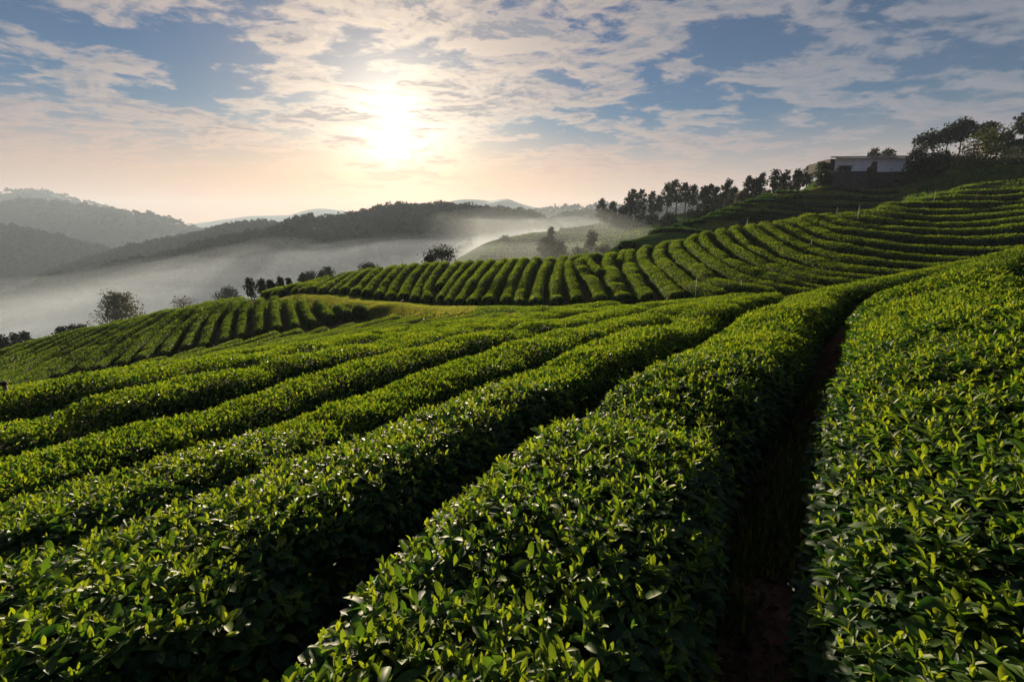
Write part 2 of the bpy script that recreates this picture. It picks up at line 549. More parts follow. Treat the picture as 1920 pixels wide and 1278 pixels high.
DARK = [   # short and long lengths of clipped hedge on the shaded terraces below the long house
 [(1450,359),(1560,357),(1690,356)],
 [(1428,365),(1452,364)],
 [(1469,368),(1580,367),(1690,367)],
 [(1414,371),(1459,370)],
 [(1392,377),(1500,376),(1600,376),(1692,376)],
 [(1372,383),(1423,383)],
 [(1440,385),(1560,386),(1690,386)],
 [(1354,390),(1395,390)],
 [(1340,396),(1480,396),(1650,396)],
 [(1323,402),(1450,403),(1600,404)],
 [(1311,407),(1430,409),(1560,412)],
 [(1292,412),(1325,412)],
 [(1387,415),(1470,417)],
 [(1277,416),(1300,416)],
 [(1258,421),(1278,421)],
 [(1217,433),(1260,433),(1330,435)],
 [(1157,457),(1175,455),(1196,456)],
]
DARK_D = [(1450,358,88),(1690,356,86),(1414,371,83),(1600,376,80),(1372,383,79),(1690,386,76),(1340,396,75),(1600,400,72),(1311,407,71),(1500,411,68),
          (1258,421,69),(1217,433,65),(1330,435,62),(1157,457,58),(1196,456,57)]

def disparity(ctrl):
    c = np.array(ctrl, float)
    f = TPS(c[:, :2], 1.0 / c[:, 2], 1e-4)
    return lambda u, v: 1.0 / np.maximum(f(u, v), 1e-3)

def trace(rows, ctrl):
    D = disparity(ctrl)
    out = []
    for r in rows:
        p = np.array(r, float)
        out.append(at(p[:, 0], p[:, 1], D(p[:, 0], p[:, 1])))
    return out

H_FAR, H_DARK, H_NEAR, H_LEFT = 0.72, 0.50, 0.82, 0.60
left_rows, arch_rows, dark_rows = trace(LEFT, LEFT_D), trace(ARCH, ARCH_D), trace(DARK, DARK_D)

# ------------------------------------------------------------------ ground of the near hill
G = []
def g(p, h):
    for q in np.atleast_2d(p):
        G.append((q[0], q[1], q[2] - h))
for r in left_rows: g(r, H_LEFT)
for r in arch_rows: g(r[::2] if len(r) > 5 else r, H_FAR)
for r in dark_rows: g(r[[0, -1]], H_DARK)
# tops of the rows in front (photo pixel, distance)
FG = [(460,1278,1.14),(720,1010,1.86),(1000,800,3.18),(1300,650,5.6),(1550,565,8.6),(1350,1130,1.3),(1440,830,2.53),(1520,680,4.2),(1600,600,6.2),
      (1500,1100,1.34),(1700,650,3.9),(1800,520,6.5),(1920,490,6.2),(1900,600,3.4),(1750,560,5.6),
      (0,1035,1.99),(0,925,3.16),(0,845,4.26),(0,790,5.36),(0,742,6.6),(300,692,8.1),(560,650,9.8),(400,885,3.4),(700,770,5.0),(900,700,6.2),(1100,650,7.2),(1300,605,8.4),
      (800,630,10.0),(1000,642,7.9),(1000,607,11.4),(1000,590,15.2),(1000,574,20.5),(1250,566,18.5),(1400,556,14.5),(1150,600,11.0),(1300,580,11.5),
      (640,606,25),(640,618,19.5),(640,636,13.5),(300,680,17),(0,736,13),(420,649,23),(820,585,22),(820,605,15.5)]
for u, v, y in FG:
    g(at(u, v, y), H_NEAR)
for x, y, z in [(0,0,-1.95),(-2,-2,-1.75),(3,-2,-1.55),(-6,-2,-2.5),(7,0,-1.2),(12,3,-0.9),(14,12,-1.1),(10,9.5,-1.9)]:
    G.append((x, y, z))
# the grass track
for u, v, y in [(560,553,38.0),(600,557,36.6),(640,562,35),(700,569,32.4),(700,581,30),(640,574,32.5),(760,571,31.6),(760,580,29),(850,577,29.0),(950,576,27.5),(1150,573,25.5)]:
    g(at(u, v, y), 0.0)
# ground falling away behind the crests, and the slope carrying the houses
for u, v, y, dy, dz in [(0,655,35.5,12,-6),(100,627,38,14,-7),(200,602,39.5,14,-7),(300,582,40,14,-6.5),(400,566,39.3,16,-7),(507,540,43.5,16,-6),(605,519,45.5,16,-5.5),(706,501,46,16,-5),
                        (860,488,45,16,-5),(1000,482,45,16,-5),(1160,470,44,10,-3.4),(1300,438,43,9,-3.0),(1420,416,44,9,-2.4),(1550,399,47,8,-1.8)]:
    p = at(u, v, y)
    q = p * (1 + dy / y)
    q[2] = p[2] + dz
    G.append(tuple(q))
    if u <= 1000:
        q = p * (1 + 2.3 * dy / y); q[2] = p[2] + dz * 3.6
        G.append(tuple(q))
        q = p * (1 + 4.0 * dy / y); q[2] = p[2] + dz * 7
        G.append(tuple(q))
for u, v, y in [(1535,354,90.5),(1600,355,90.5),(1650,355,90.0),(1700,354,89),(1640,318,102),(1560,320,102),(1690,318,101),(1760,345,82),(1830,322,80),(1920,315,82),(1760,306,98),(1850,300,98),(1920,300,96),
                (1700,372,74),(1760,364,70),(1960,318,74),(1640,318,125),(1850,299,125),(1960,297,125)]:
    g(at(u, v, y), 0.0)
for u, v, y in [(1535,352,90),(1450,359,88),(1414,371,83),(1372,383,79),(1340,396,75),(1311,407,71),(1258,421,69),(1217,433,65),(1157,457,58)]:
    p = at(u, v, y)
    for a_, dz in ((3.5, -2.2), (11, -7.5), (26, -17)):
        G.append((p[0] - a_ * 0.75, p[1] + a_, p[2] - H_DARK + dz))
for x, y, z in [(20, 150, -24), (45, 150, -14), (60, 125, -4), (50, 115, -6)]:
    G.append((x, y, z))
G = np.array(G)
ground = TPS(G[:, :2], G[:, 2], 4e-5)
print("ground fit: max residual %.2f" % np.abs(ground(G[:, 0], G[:, 1]) - G[:, 2]).max())

# mesh: fine near the camera, coarser away
def grid_axis(lo, hi, fine, grow, start):
    a = [0.0]
    while a[-1] < hi:
        a.append(a[-1] + max(fine, grow * max(abs(a[-1]) - start, 0) + fine))
    b = [0.0]
    while b[-1] > lo:
        b.append(b[-1] - max(fine, grow * max(abs(b[-1]) - start, 0) + fine))
    return np.array(b[::-1][:-1] + a)
gx = grid_axis(-75, 140, 0.14, 0.03, 6)
gy = grid_axis(-6, 150, 0.14, 0.03, 10)
GX, GY = np.meshgrid(gx, gy)
GZ = ground(GX, GY) + (fbm(GX * 1.3, GY * 1.3, 3, 4) - 0.5) * 0.10
lim = np.clip((np.hypot(GX, GY) - 60) / 60, 0, 1)

# track, soil and turf weights come from where the track really runs
track = at(np.array([560,640,720,800,900,1000,1120,1250]), np.array([553,560,569,572,577,576,573,569]), np.array([38,35.5,32,29.5,28,27,25.5,23]))
def dist_poly(x, y, poly):
    d = np.full(x.shape, 1e9)
    for a, b in zip(poly[:-1, :2], poly[1:, :2]):
        ab = b - a
        t = np.clip(((x - a[0]) * ab[0] + (y - a[1]) * ab[1]) / (ab @ ab), 0, 1)
        d = np.minimum(d, np.hypot(x - a[0] - t * ab[0], y - a[1] - t * ab[1]))
    return d
dtr = dist_poly(GX, GY, track)
turf = np.clip(1.0 - (dtr - 2.2) / 1.2, 0, 1)
ddk = np.full(GX.shape, 1e9)
for r in dark_rows:
    ddk = np.minimum(ddk, dist_poly(GX, GY, r))
turf = np.maximum(turf, np.clip(1.0 - (ddk - 4.0) / 3.0, 0, 1))
turf = np.maximum(turf, np.clip((GY - 54) / 5, 0, 1))
mb = MB()
ny, nx = GX.shape
ii = np.arange(ny - 1)[:, None] * nx + np.arange(nx - 1)[None]
quads = np.stack([ii, ii + 1, ii + 1 + nx, ii + nx], -1).reshape(-1, 4)
mb.add(np.stack([GX, GY, GZ], -1).reshape(-1, 3), quads, turf.ravel())

gm, t = mat_new("plantation_ground")
geo = t.n('ShaderNodeNewGeometry')
a = t.n('ShaderNodeAttribute', attribute_name='tint')
def gn(scale, detail=8, rough=0.6):
    nd = t.n('ShaderNodeTexNoise'); nd.inputs['Scale'].default_value = scale; nd.inputs['Detail'].default_value = detail
    nd.inputs['Roughness'].default_value = rough
    t.l(geo.outputs['Position'], nd.inputs['Vector'])
    return nd.outputs[0]
soil_c = t.ramp(gn(7.0), [(0.3, (0.075, 0.042, 0.028)), (0.55, (0.17, 0.095, 0.06)), (0.75, (0.26, 0.17, 0.115))])
turf_c = t.ramp(gn(1.1), [(0.3, (0.032, 0.068, 0.016)), (0.55, (0.058, 0.105, 0.023)), (0.72, (0.10, 0.125, 0.036))])
sel = t.smooth(t.math('ADD', a.outputs['Fac'], t.math('MULTIPLY_ADD', gn(2.0), 0.8, -0.4)), 0.25, 0.6)
p = t.n('ShaderNodeBsdfPrincipled'); p.inputs['Roughness'].default_value = 1.0; p.inputs['Specular IOR Level'].default_value = 0.0
t.l(t.mix(sel, soil_c, turf_c), p.inputs['Base Color'])
b = t.n('ShaderNodeBump'); b.inputs['Strength'].default_value = 0.8; b.inputs['Distance'].default_value = 0.06
t.l(gn(14.0), b.inputs['Height']); t.l(b.outputs[0], p.inputs['Normal'])
t.l(p.outputs[0], t.n('ShaderNodeOutputMaterial').inputs[0])
tag(mb.build("ground", gm), "green and brown ground of the tea hill", "ground", kind="structure")

# ------------------------------------------------------------------ hedges
def resample(pts, ds):
    pts = np.asarray(pts, float)
    # smooth with a Catmull-Rom pass, then even spacing
    if len(pts) > 2:
        q = np.vstack([2 * pts[0] - pts[1], pts, 2 * pts[-1] - pts[-2]])
        out = []
        for i in range(1, len(q) - 2):
            for s in np.linspace(0, 1, 12, endpoint=False):
                out.append(0.5 * (2 * q[i] + (q[i + 1] - q[i - 1]) * s + (2 * q[i - 1] - 5 * q[i] + 4 * q[i + 1] - q[i + 2]) * s ** 2
                                  + (3 * q[i] - q[i - 1] - 3 * q[i + 1] + q[i + 2]) * s ** 3))
        out.append(pts[-1])
        pts = np.array(out)
    L = np.r_[0, np.cumsum(np.linalg.norm(np.diff(pts, axis=0), axis=1))]
    n = max(3, int(L[-1] / ds) + 1)
    s = np.linspace(0, L[-1], n)
    return np.stack([np.interp(s, L, pts[:, k]) for k in range(pts.shape[1])], -1), s

LEAF_MULT = 1.0
NLEAF = [0, 0]

def hedge(path, hw, h, label, group, seed=0, loaf=False, cap=(True, True), tint0=0.5, size_k=1.0, lai=1.0, name="tea_hedge", stems=False, gfun=None):
    """path: XY points on the ground; hw: half width; a clipped tea hedge with rounded shoulders, thousands of leaves"""
    ground = gfun or globals()['ground']
    path = np.asarray(path, float)[:, :2]
    d0 = np.hypot(path[:, 0], path[:, 1]).min()
    ds = 0.22 if d0 < 12 else 0.4
    ex, ez = (0.80, 0.78) if loaf else (0.55, 0.60)
    C, S = resample(path, ds)
    T = unit(np.gradient(C, axis=0)); N = np.stack([T[:, 1], -T[:, 0]], -1)
    n = len(C); Ltot = S[-1]
    hwv = np.full(n, float(hw)) * (0.92 + 0.16 * vnoise(S * 0.35, S * 0 + seed, seed))
    hv = h * (0.93 + 0.14 * vnoise(S * 0.45 + 9, S * 0 + seed, seed + 5))
    hv = hv * (1 - (0.20 if d0 < 30 else 0.12) * np.clip((vnoise(S * 0.8 + 40, S * 0 + seed * 1.7, seed + 6) - 0.66) / 0.2, 0, 1)) * (0.95 + 0.10 * vnoise(S * 2.1, S * 0 + 3, seed + 8))
    hwv = hwv * (0.95 + 0.10 * vnoise(S * 1.5, S * 0 + 7, seed + 9))
    e = np.ones(n)
    rc = min(hw * 0.9, Ltot * 0.45)
    if cap[0]: e = np.minimum(e, np.sqrt(np.clip(1 - (1 - np.clip(S / rc, 0, 1)) ** 2, 0, 1)) * 0.97 + 0.03)
    if cap[1]: e = np.minimum(e, np.sqrt(np.clip(1 - (1 - np.clip((Ltot - S) / rc, 0, 1)) ** 2, 0, 1)) * 0.97 + 0.03)
    eh = np.sqrt(e)
    gC = ground(C[:, 0], C[:, 1])
    gE = [ground(C[:, 0] + k * N[:, 0] * hw, C[:, 1] + k * N[:, 1] * hw) for k in (-1, 1)]
    gr = (gE[1] - gE[0]) / (2 * hw)                       # cross slope of the ground

    def surf(s, a, inset=0.0):
        """a in 0..1 from one foot over the top to the other"""
        th = (1 - a) * math.pi
        c, sn = np.cos(th), np.sin(th)
        hwi = np.interp(s, S, hwv * e) - inset
        hi = np.interp(s, S, hv * eh) - inset
        bk = 1.0 if d0 < 14 else 0.6
        bump = ((vnoise(s * 2.2, a * 6, seed + 11) - 0.5) * 0.09 + (vnoise(s * 6, a * 14, seed + 12) - 0.5) * 0.05) * bk
        ox = np.sign(c) * np.abs(c) ** ex * (np.maximum(hwi, 0.02) + bump * np.abs(c))
        # feet draw in a little under the skirt
        hz = np.abs(sn) ** ez
        ox = ox * (0.86 + 0.14 * np.clip(hz * 2.2, 0, 1))
        oz = hz * (np.maximum(hi, 0.02) + bump * 0.8)
        cx, cy = np.interp(s, S, C[:, 0]), np.interp(s, S, C[:, 1])
        nx_, ny_ = np.interp(s, S, N[:, 0]), np.interp(s, S, N[:, 1])
        z0 = np.interp(s, S, gC) + np.interp(s, S, gr) * ox
        # outward normal of the superellipse
        nn = np.stack([np.sign(c) * np.abs(c) ** 1.2, np.abs(sn) ** 1.0 + 0.05], -1)
        nn /= np.linalg.norm(nn, axis=-1, keepdims=True)
        P = np.stack([cx + nx_ * ox, cy + ny_ * ox, z0 + oz], -1)
        Nn = np.stack([nx_ * nn[:, 0], ny_ * nn[:, 0], nn[:, 1]], -1)
        return P, unit(Nn)

    mb = MB()
    # solid core, near black: shade inside the foliage is in its colour
    K = 11
    ag_ = np.linspace(0, 1, 401)
    cl_ = np.r_[0, np.cumsum(np.hypot(np.diff(np.sign(np.cos(ag_ * math.pi)) * np.abs(np.cos(ag_ * math.pi)) ** ex * hw), np.diff(np.sin(ag_ * math.pi) ** ez * h)))]
    aa = np.interp(np.linspace(0.0, 1.0, K) * cl_[-1], cl_, ag_)
    inset = 0.10 if d0 < 14 else 0.06
    sg, ag = np.meshgrid(S, aa, indexing='ij')
    P, _ = surf(sg.ravel(), ag.ravel(), inset)
    P = P.reshape(n, K, 3)
    P[:, 0, 2] -= 0.12; P[:, -1, 2] -= 0.12
    q = np.arange(n - 1)[:, None] * K + np.arange(K - 1)[None]
    f = np.stack([q, q + K, q + K + 1, q + 1], -1).reshape(-1, 4)
    mb.add(P.reshape(-1, 3), f, 0.2, 1, True)
    mb.more([list(range(K))[::-1], [(n - 1) * K + k for k in range(K)]], 1, False)
    # leaves
    seg = np.linspace(0, Ltot, max(2, int(Ltot / 0.5) + 1))
    per = 2 * hw + 1.5 * h
    near_leaf, far_leaf = [], []
    for s0, s1 in zip(seg[:-1], seg[1:]):
        cs = (s0 + s1) / 2
        cx, cy, cz = np.interp(cs, S, C[:, 0]), np.interp(cs, S, C[:, 1]), np.interp(cs, S, gC) + h
        if cy < -1.5 or abs(cx) > 1.28 * (cy + 2.5) + 1.5:
            continue
        d = math.sqrt(cx * cx + cy * cy + cz * cz)
        Lf = max(0.055 + 0.004 * min(d, 5), 0.0034 * d) * size_k
        dens_ = (10.5 if d < 7 else 7.0 if d < 16 else 4.6) / Lf ** 2 * lai * LEAF_MULT
        m = int(per * (s1 - s0) * dens_)
        near_leaf.append(np.stack([rng.uniform(s0, s1, m), np.full(m, Lf), np.full(m, d)], -1))
    if not near_leaf:
        A = np.zeros((0, 3))
    else:
        A = np.concatenate(near_leaf)
    m = len(A)
    if m:
        s = A[:, 0]
        # spread evenly over the length of the cross section
        ag_ = np.linspace(0, 1, 801); tg_ = ag_ * math.pi
        px_, pz_ = np.sign(np.cos(tg_)) * np.abs(np.cos(tg_)) ** ex * hw, np.sin(tg_) ** ez * h
        cl_ = np.r_[0, np.cumsum(np.hypot(np.diff(px_), np.diff(pz_)))]
        a_ = np.interp(rng.random(m) * cl_[-1], cl_, ag_)
        up_ = rng.random(m) < 0.15
        a_ = np.where(up_, np.interp(rng.uniform(0.25, 0.75, m) * cl_[-1], cl_, ag_), a_)
        P, Nn = surf(s, a_)
        d = A[:, 2]; Lf = A[:, 1]
        kind = rng.random(m)
        upw = Nn[:, 2]
        young = (kind < 0.66 * np.clip(upw, 0.08, 1) ** 1.6)  # flush grows on top; steep falloff also paints tops lit, sides shaded
        depth = np.where(young, rng.uniform(-0.035, 0.03, m), rng.exponential(0.035, m) - 0.01) * np.clip(Lf / 0.070, 1, 1.7)
        P = P - Nn * depth[:, None]
        az = rng.random(m) * 2 * math.pi
        up = unit(Nn * 0.55 + np.array([0, 0, 0.62]) + rng.normal(size=(m, 3)) * 0.16)
        t1 = unit(np.cross(up, rand_dirs(m)))
        inc = np.where(young, rng.uniform(0.25, 0.95, m), rng.uniform(0.85, 1.55, m))
        axis = unit(up * np.cos(inc)[:, None] + t1 * np.sin(inc)[:, None])
        nrm = unit(up * np.sin(inc)[:, None] - t1 * np.cos(inc)[:, None])
        L_ = Lf * np.where(young, rng.uniform(0.50, 0.95, m), rng.uniform(0.80, 1.40, m))
        W_ = L_ * np.where(young, rng.uniform(0.34, 0.44, m), rng.uniform(0.44, 0.56, m))
        tint = np.where(young, rng.normal(0.76, 0.15, m), rng.normal(0.25, 0.12, m)) + (tint0 - 0.5)  # leaf age colours, spread wider to put lit tops and shaded sides in
        tint = np.clip(tint + np.where(kind > 0.992, 0.5, 0), 0, 1)
        nearm = d < 5.5
        # young shoots near the camera: a stem tip with its whorl of leaves, palest and most upright at the tip
        sh = np.where(nearm & young)[0]
        sh = sh[rng.random(len(sh)) < 0.30]
        if len(sh):
            nearm_l = nearm & ~young
            axs = unit(Nn[sh] * 0.4 + np.array([0, 0, 0.75]) + rng.normal(size=(len(sh), 3)) * 0.22)
            ph = rng.random(len(sh)) * 6.28
            e1 = unit(np.cross(axs, rand_dirs(len(sh)))); e2 = np.cross(axs, e1)
            hgt = rng.uniform(0.02, 0.085, len(sh))
            vig = rng.uniform(0.75, 1.25, len(sh))
            basep = P[sh] - axs * 0.02
            tone = rng.normal(0, 0.10, len(sh))
            for q_ in range(5):
                keep_ = rng.random(len(sh)) < (0.75 if q_ == 4 else 0.95)
                f_ = 1 - q_ / 5
                an_ = ph + q_ * 2.4 + rng.normal(size=len(sh)) * 0.3
                t1_ = e1 * np.cos(an_)[:, None] + e2 * np.sin(an_)[:, None]
                ic = np.clip((0.20 + 0.24 * q_) + rng.normal(size=len(sh)) * 0.14, 0.05, 1.5)
                ax2 = unit(axs * np.cos(ic)[:, None] + t1_ * np.sin(ic)[:, None])
                nr2 = unit(axs * np.sin(ic)[:, None] - t1_ * np.cos(ic)[:, None])
                L2 = (0.030 + 0.0105 * q_) * vig * rng.uniform(0.8, 1.25, len(sh))
                bp = basep + axs * (hgt * f_)[:, None]
                tn = np.clip(0.93 - 0.11 * q_ + tone + rng.normal(size=len(sh)) * 0.06, 0, 1)
                leaf_full(mb, bp[keep_], ax2[keep_], nr2[keep_], L2[keep_], (L2 * (0.33 + 0.035 * q_))[keep_], tn[keep_], 0, 0.18 + 0.06 * q_)
            nearm_f = nearm_l
        else:
            nearm_f = nearm
        leaf_full(mb, P[nearm_f], axis[nearm_f], nrm[nearm_f], L_[nearm_f], W_[nearm_f], tint[nearm_f], 0)
        leaf_cards(mb, P[~nearm], axis[~nearm], nrm[~nearm], L_[~nearm], W_[~nearm], tint[~nearm], 0)
        NLEAF[0] += nearm.sum(); NLEAF[1] += (~nearm).sum()
    if stems:
        for _ in range(int(Ltot * 9)):
            s = rng.uniform(0.3, Ltot - 0.3)
            c = np.array([np.interp(s, S, C[:, 0]), np.interp(s, S, C[:, 1])])
            if c[1] < -1 or np.hypot(*c) > 14:
                continue
            nn_ = np.array([np.interp(s, S, N[:, 0]), np.interp(s, S, N[:, 1])])
            sd = rng.choice([-1, 1])
            p0 = c + nn_ * sd * rng.uniform(0.05, hw * 0.55)
            z0 = float(ground(p0[0], p0[1])) - 0.03
            out = rng.uniform(0.1, 0.9)
            p2 = c + nn_ * sd * (hw * (0.5 + 0.42 * out)) + rng.normal(size=2) * 0.1
            hh = h * rng.uniform(0.45, 0.75)
            p1 = (p0 + p2) / 2 + rng.normal(size=2) * 0.03
            mb.tube([(*p0, z0), (*p1, z0 + hh * 0.45), (*p2, z0 + hh)], [0.016, 0.011, 0.005], 5, 0.5, 2)
    o = mb.build(name, [TEA, CORE, TWIG])
    tag(o, label, "tea hedge", group)
    return o

def row_width(rows, i, lo=0.30, hi=0.95, k=0.44):
    """half width from the distance to the neighbouring rows"""
    C, _ = resample(rows[i][:, :2], 0.5)
    ds = []
    for j in range(max(0, i - 2), min(len(rows), i + 3)):
        if j == i:
            continue
        D_, _ = resample(rows[j][:, :2], 0.5)
        dm = np.sqrt(((C[:, None] - D_[None]) ** 2).sum(-1)).min(1)
        ds.append(np.median(dm))
    return float(np.clip(k * min(ds), lo, hi))

# ---- rows in front: parallel curves on the slope below the camera
def ground_hit(pts, h):
    """points where sight lines meet the surface h above the ground"""
    out = []
    for u, v in pts:
        r = ray(u, v)
        y = np.linspace(0.5, 60, 4000)
        z = ground(r[0] * y, y) + h
        k = np.argmax(r[2] * y < z)
        out.append((r[0] * y[k], y[k]))
    return np.array(out)
EDGE_B = ground_hit([(460,1278),(560,1150),(640,1075),(720,1010),(800,940),(900,872),(1000,803),(1100,748),(1200,698),(1300,645),(1365,605),(1420,582),(1490,554),(1600,533)], H_NEAR - 0.04)
EDGE_C = ground_hit([(1492,1278),(1492,1100),(1492,960),(1512,830),(1560,720),(1600,630),(1640,578),(1700,543),(1780,512)], H_NEAR - 0.04)

def smooth_path(P, back, ahead, end_dir=None):
    """resampled edge, carried on straight at both ends"""
    C, _ = resample(P, 0.3)
    for _ in range(12):
        C[1:-1] = C[1:-1] * 0.5 + (C[:-2] + C[2:]) * 0.25
    d0 = unit(C[0] - C[2]); d1 = unit(C[-1] - C[-4])
    if end_dir is not None:
        d1 = unit(np.array(end_dir))
    a = [C[0] + d0 * k * 0.3 for k in range(int(back / 0.3), 0, -1)]
    b = [C[-1] + d1 * k * 0.3 for k in range(1, int(ahead / 0.3))]
    return np.array(a + list(C) + b)

def offset(P, d):
    T = unit(np.gradient(P, axis=0))
    for _ in range(6):
        T[1:-1] = unit(T[1:-1] + T[:-2] + T[2:])
    N = np.stack([T[:, 1], -T[:, 0]], -1)          # to the right of the direction of travel
    return P + N * d

edge_b = smooth_path(EDGE_B, 14, 12)
edge_c = smooth_path(EDGE_C, 4, 6)
print("edge_b", np.round(EDGE_B, 2).tolist()); print("edge_c", np.round(EDGE_C, 2).tolist())

# the front field ends at the foot of the left block and at the grass track
FE = [(-60,21.5),(0,22.4),(110,23.8),(240,25.2),(340,26.0),(450,26.4),(530,26.7),(600,26.3),(650,26.0),(680,25.8)]
FIELD_END = np.array([(ray(u, 640)[0] * y, y) for u, y in FE] + [tuple(q) for q in ground_hit([(780,577),(830,575),(880,575),(940,574),
                        (1000,573),(1060,571),(1130,567),(1180,564),(1250,561),(1300,558),(1360,554),(1480,549),(1620,533)], H_NEAR)])
end_az = np.arctan2(FIELD_END[:, 0], FIELD_END[:, 1]); end_r = np.hypot(FIELD_END[:, 0], FIELD_END[:, 1])
print("field end r", np.round(end_r, 1).tolist())

def clip_field(P):
    az = np.arctan2(P[:, 0], P[:, 1]); r = np.hypot(P[:, 0], P[:, 1])
    ok = (r < np.interp(az, end_az, end_r)) & (P[:, 1] > -1.0) & (np.abs(P[:, 0]) < 1.35 * (P[:, 1] + 2.2) + 1.5)
    runs, cur = [], []
    for p, k in zip(P, ok):
        if k:
            cur.append(p)
        elif cur:
            runs.append(cur); cur = []
    if cur: runs.append(cur)
    return [np.array(c) for c in runs if len(c) > 6]

GF = "clipped tea hedges in the front field"
hedge(offset(edge_b, 0.63)[30:], 0.70, H_NEAR, "broad tea hedge running up through the bottom centre of the photo, between two dark gaps", GF, 1, False, (False, True), 0.56, stems=True)
cdist = np.r_[0, np.cumsum(np.linalg.norm(np.diff(edge_c, axis=0), axis=1))]
c_off = np.interp(cdist, [5.0, 6.5, 12.5], [0.92, 0.84, 0.50])
hedge(np.stack([offset(edge_c, q)[i] for i, q in enumerate(c_off)]), 0.83, H_NEAR, "broad tea hedge filling the bottom right corner, right of the bare earth gap", GF, 2, False, (False, False), 0.56, stems=True)
d_path = offset(edge_c, 2.85)
hedge(d_path[d_path[:, 1] < 4.4], 0.74, H_NEAR, "tea hedge just showing at the right edge beyond a dark gap", GF, 3, False, (False, True), 0.52)
k, n_front = 0, 0
d = -(0.36 + 0.72)
while d > -38:
    for run in clip_field(offset(edge_b, d)):
        n_front += 1
        if k == 0:
            lab = "nearest tea hedge left of the broad central one, its shaded side above a black gap"
        else:
            lab = "%s tea hedge up from the bottom left corner in the front field" % ORD[min(k, 33)]
        if run[-1, 0] < 0 and len(run) * 0.3 < 4 and k < 6:
            continue
        hedge(run, 0.68 if k == 0 else 0.77 if k < 6 else 0.50, H_NEAR * (1.0 if k < 6 else 0.80), lab, GF, 10 + k, k >= 6, (False, True), 0.55, stems=(k == 0), size_k=1.0 if k < 6 else 0.8)
    d -= 1.62 if k < 6 else 1.36
    k += 1

# ---- the far blocks
GL = "tea hedges of the left block"
for i, r in enumerate(left_rows):
    r = r.copy()
    e = unit(r[-1, :2] - r[-2, :2])                         # carry the row on over the brow
    if i > 7: r = np.vstack([r, np.r_[r[-1, :2] + e * 3.0, 0]])
    lab = "%s tea hedge from the right in the block on the left, beyond the front field" % ORD[i]
    sp_ = row_width(left_rows, i, 0.4, 3, 1.0)
    hedge(r, 0.37 * sp_, min(H_LEFT, 0.66 * sp_), lab, GL, 100 + i, True, tint0=0.50, size_k=0.78)
GA = "tea hedges of the curving block behind the track"
for i, r in enumerate(arch_rows):
    r = r.copy()
    short = len(LEFT) and len(ARCH[i]) <= 2
    e = unit(r[-1, :2] - r[-2, :2])
    if i < 34: r = np.vstack([r, np.r_[r[-1, :2] + e * 2.0, 0]])
    if i >= 40:                                             # on past the right edge of the view
        r = r[1:]
        r = np.vstack([np.r_[r[0, :2] + unit(r[0, :2] - r[1, :2]) * q, 0] for q in (12.0, 6.0)] + [r])
    if i < 38:
        lab = "%s tea hedge from the left in the curving block behind the grass track" % (ORD[i] if i < 34 else ["thirty-fifth", "thirty-sixth", "thirty-seventh", "thirty-eighth"][i - 34])
    else:
        j = len(arch_rows) - 1 - i
        lab = "%s long tea hedge down from the hilltop at the right edge" % ORD[j]
    hedge(r, row_width(arch_rows, i, 0.34, 1.0, 0.44 if i < 38 else 0.39), H_FAR * (0.82 if i < 20 else 0.92), lab, GA, 200 + i, True, tint0=0.56, size_k=0.95)
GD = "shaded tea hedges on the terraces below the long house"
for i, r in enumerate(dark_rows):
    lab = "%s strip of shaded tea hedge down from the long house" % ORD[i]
    hedge(r, 0.44, H_DARK, lab, GD, 300 + i, True, tint0=0.20)  # lowered leaf tint puts the terrace shade into the colour
#print("leaves", NLEAF, "front", n_front)
# ------------------------------------------------------------------ far hills
FLOOR = -135.0
def floor_z(x, y):
    return FLOOR + np.clip((np.hypot(x, y) - 900) / 6000, 0, 1) * 40

vb = MB()
th = np.linspace(0, 2 * math.pi, 73)
rr = np.array([30, 200, 600, 1500, 4000, 9000.0])
vx = rr[:, None] * np.sin(th)[None]; vy = rr[:, None] * np.cos(th)[None]
vz = floor_z(vx, vy)
q = np.arange(len(rr) - 1)[:, None] * 73 + np.arange(72)[None]
vb.add(np.stack([vx, vy, vz], -1).reshape(-1, 3), np.stack([q, q + 73, q + 74, q + 1], -1).reshape(-1, 4))
tag(vb.build("valley", VALLEY), kind="structure")

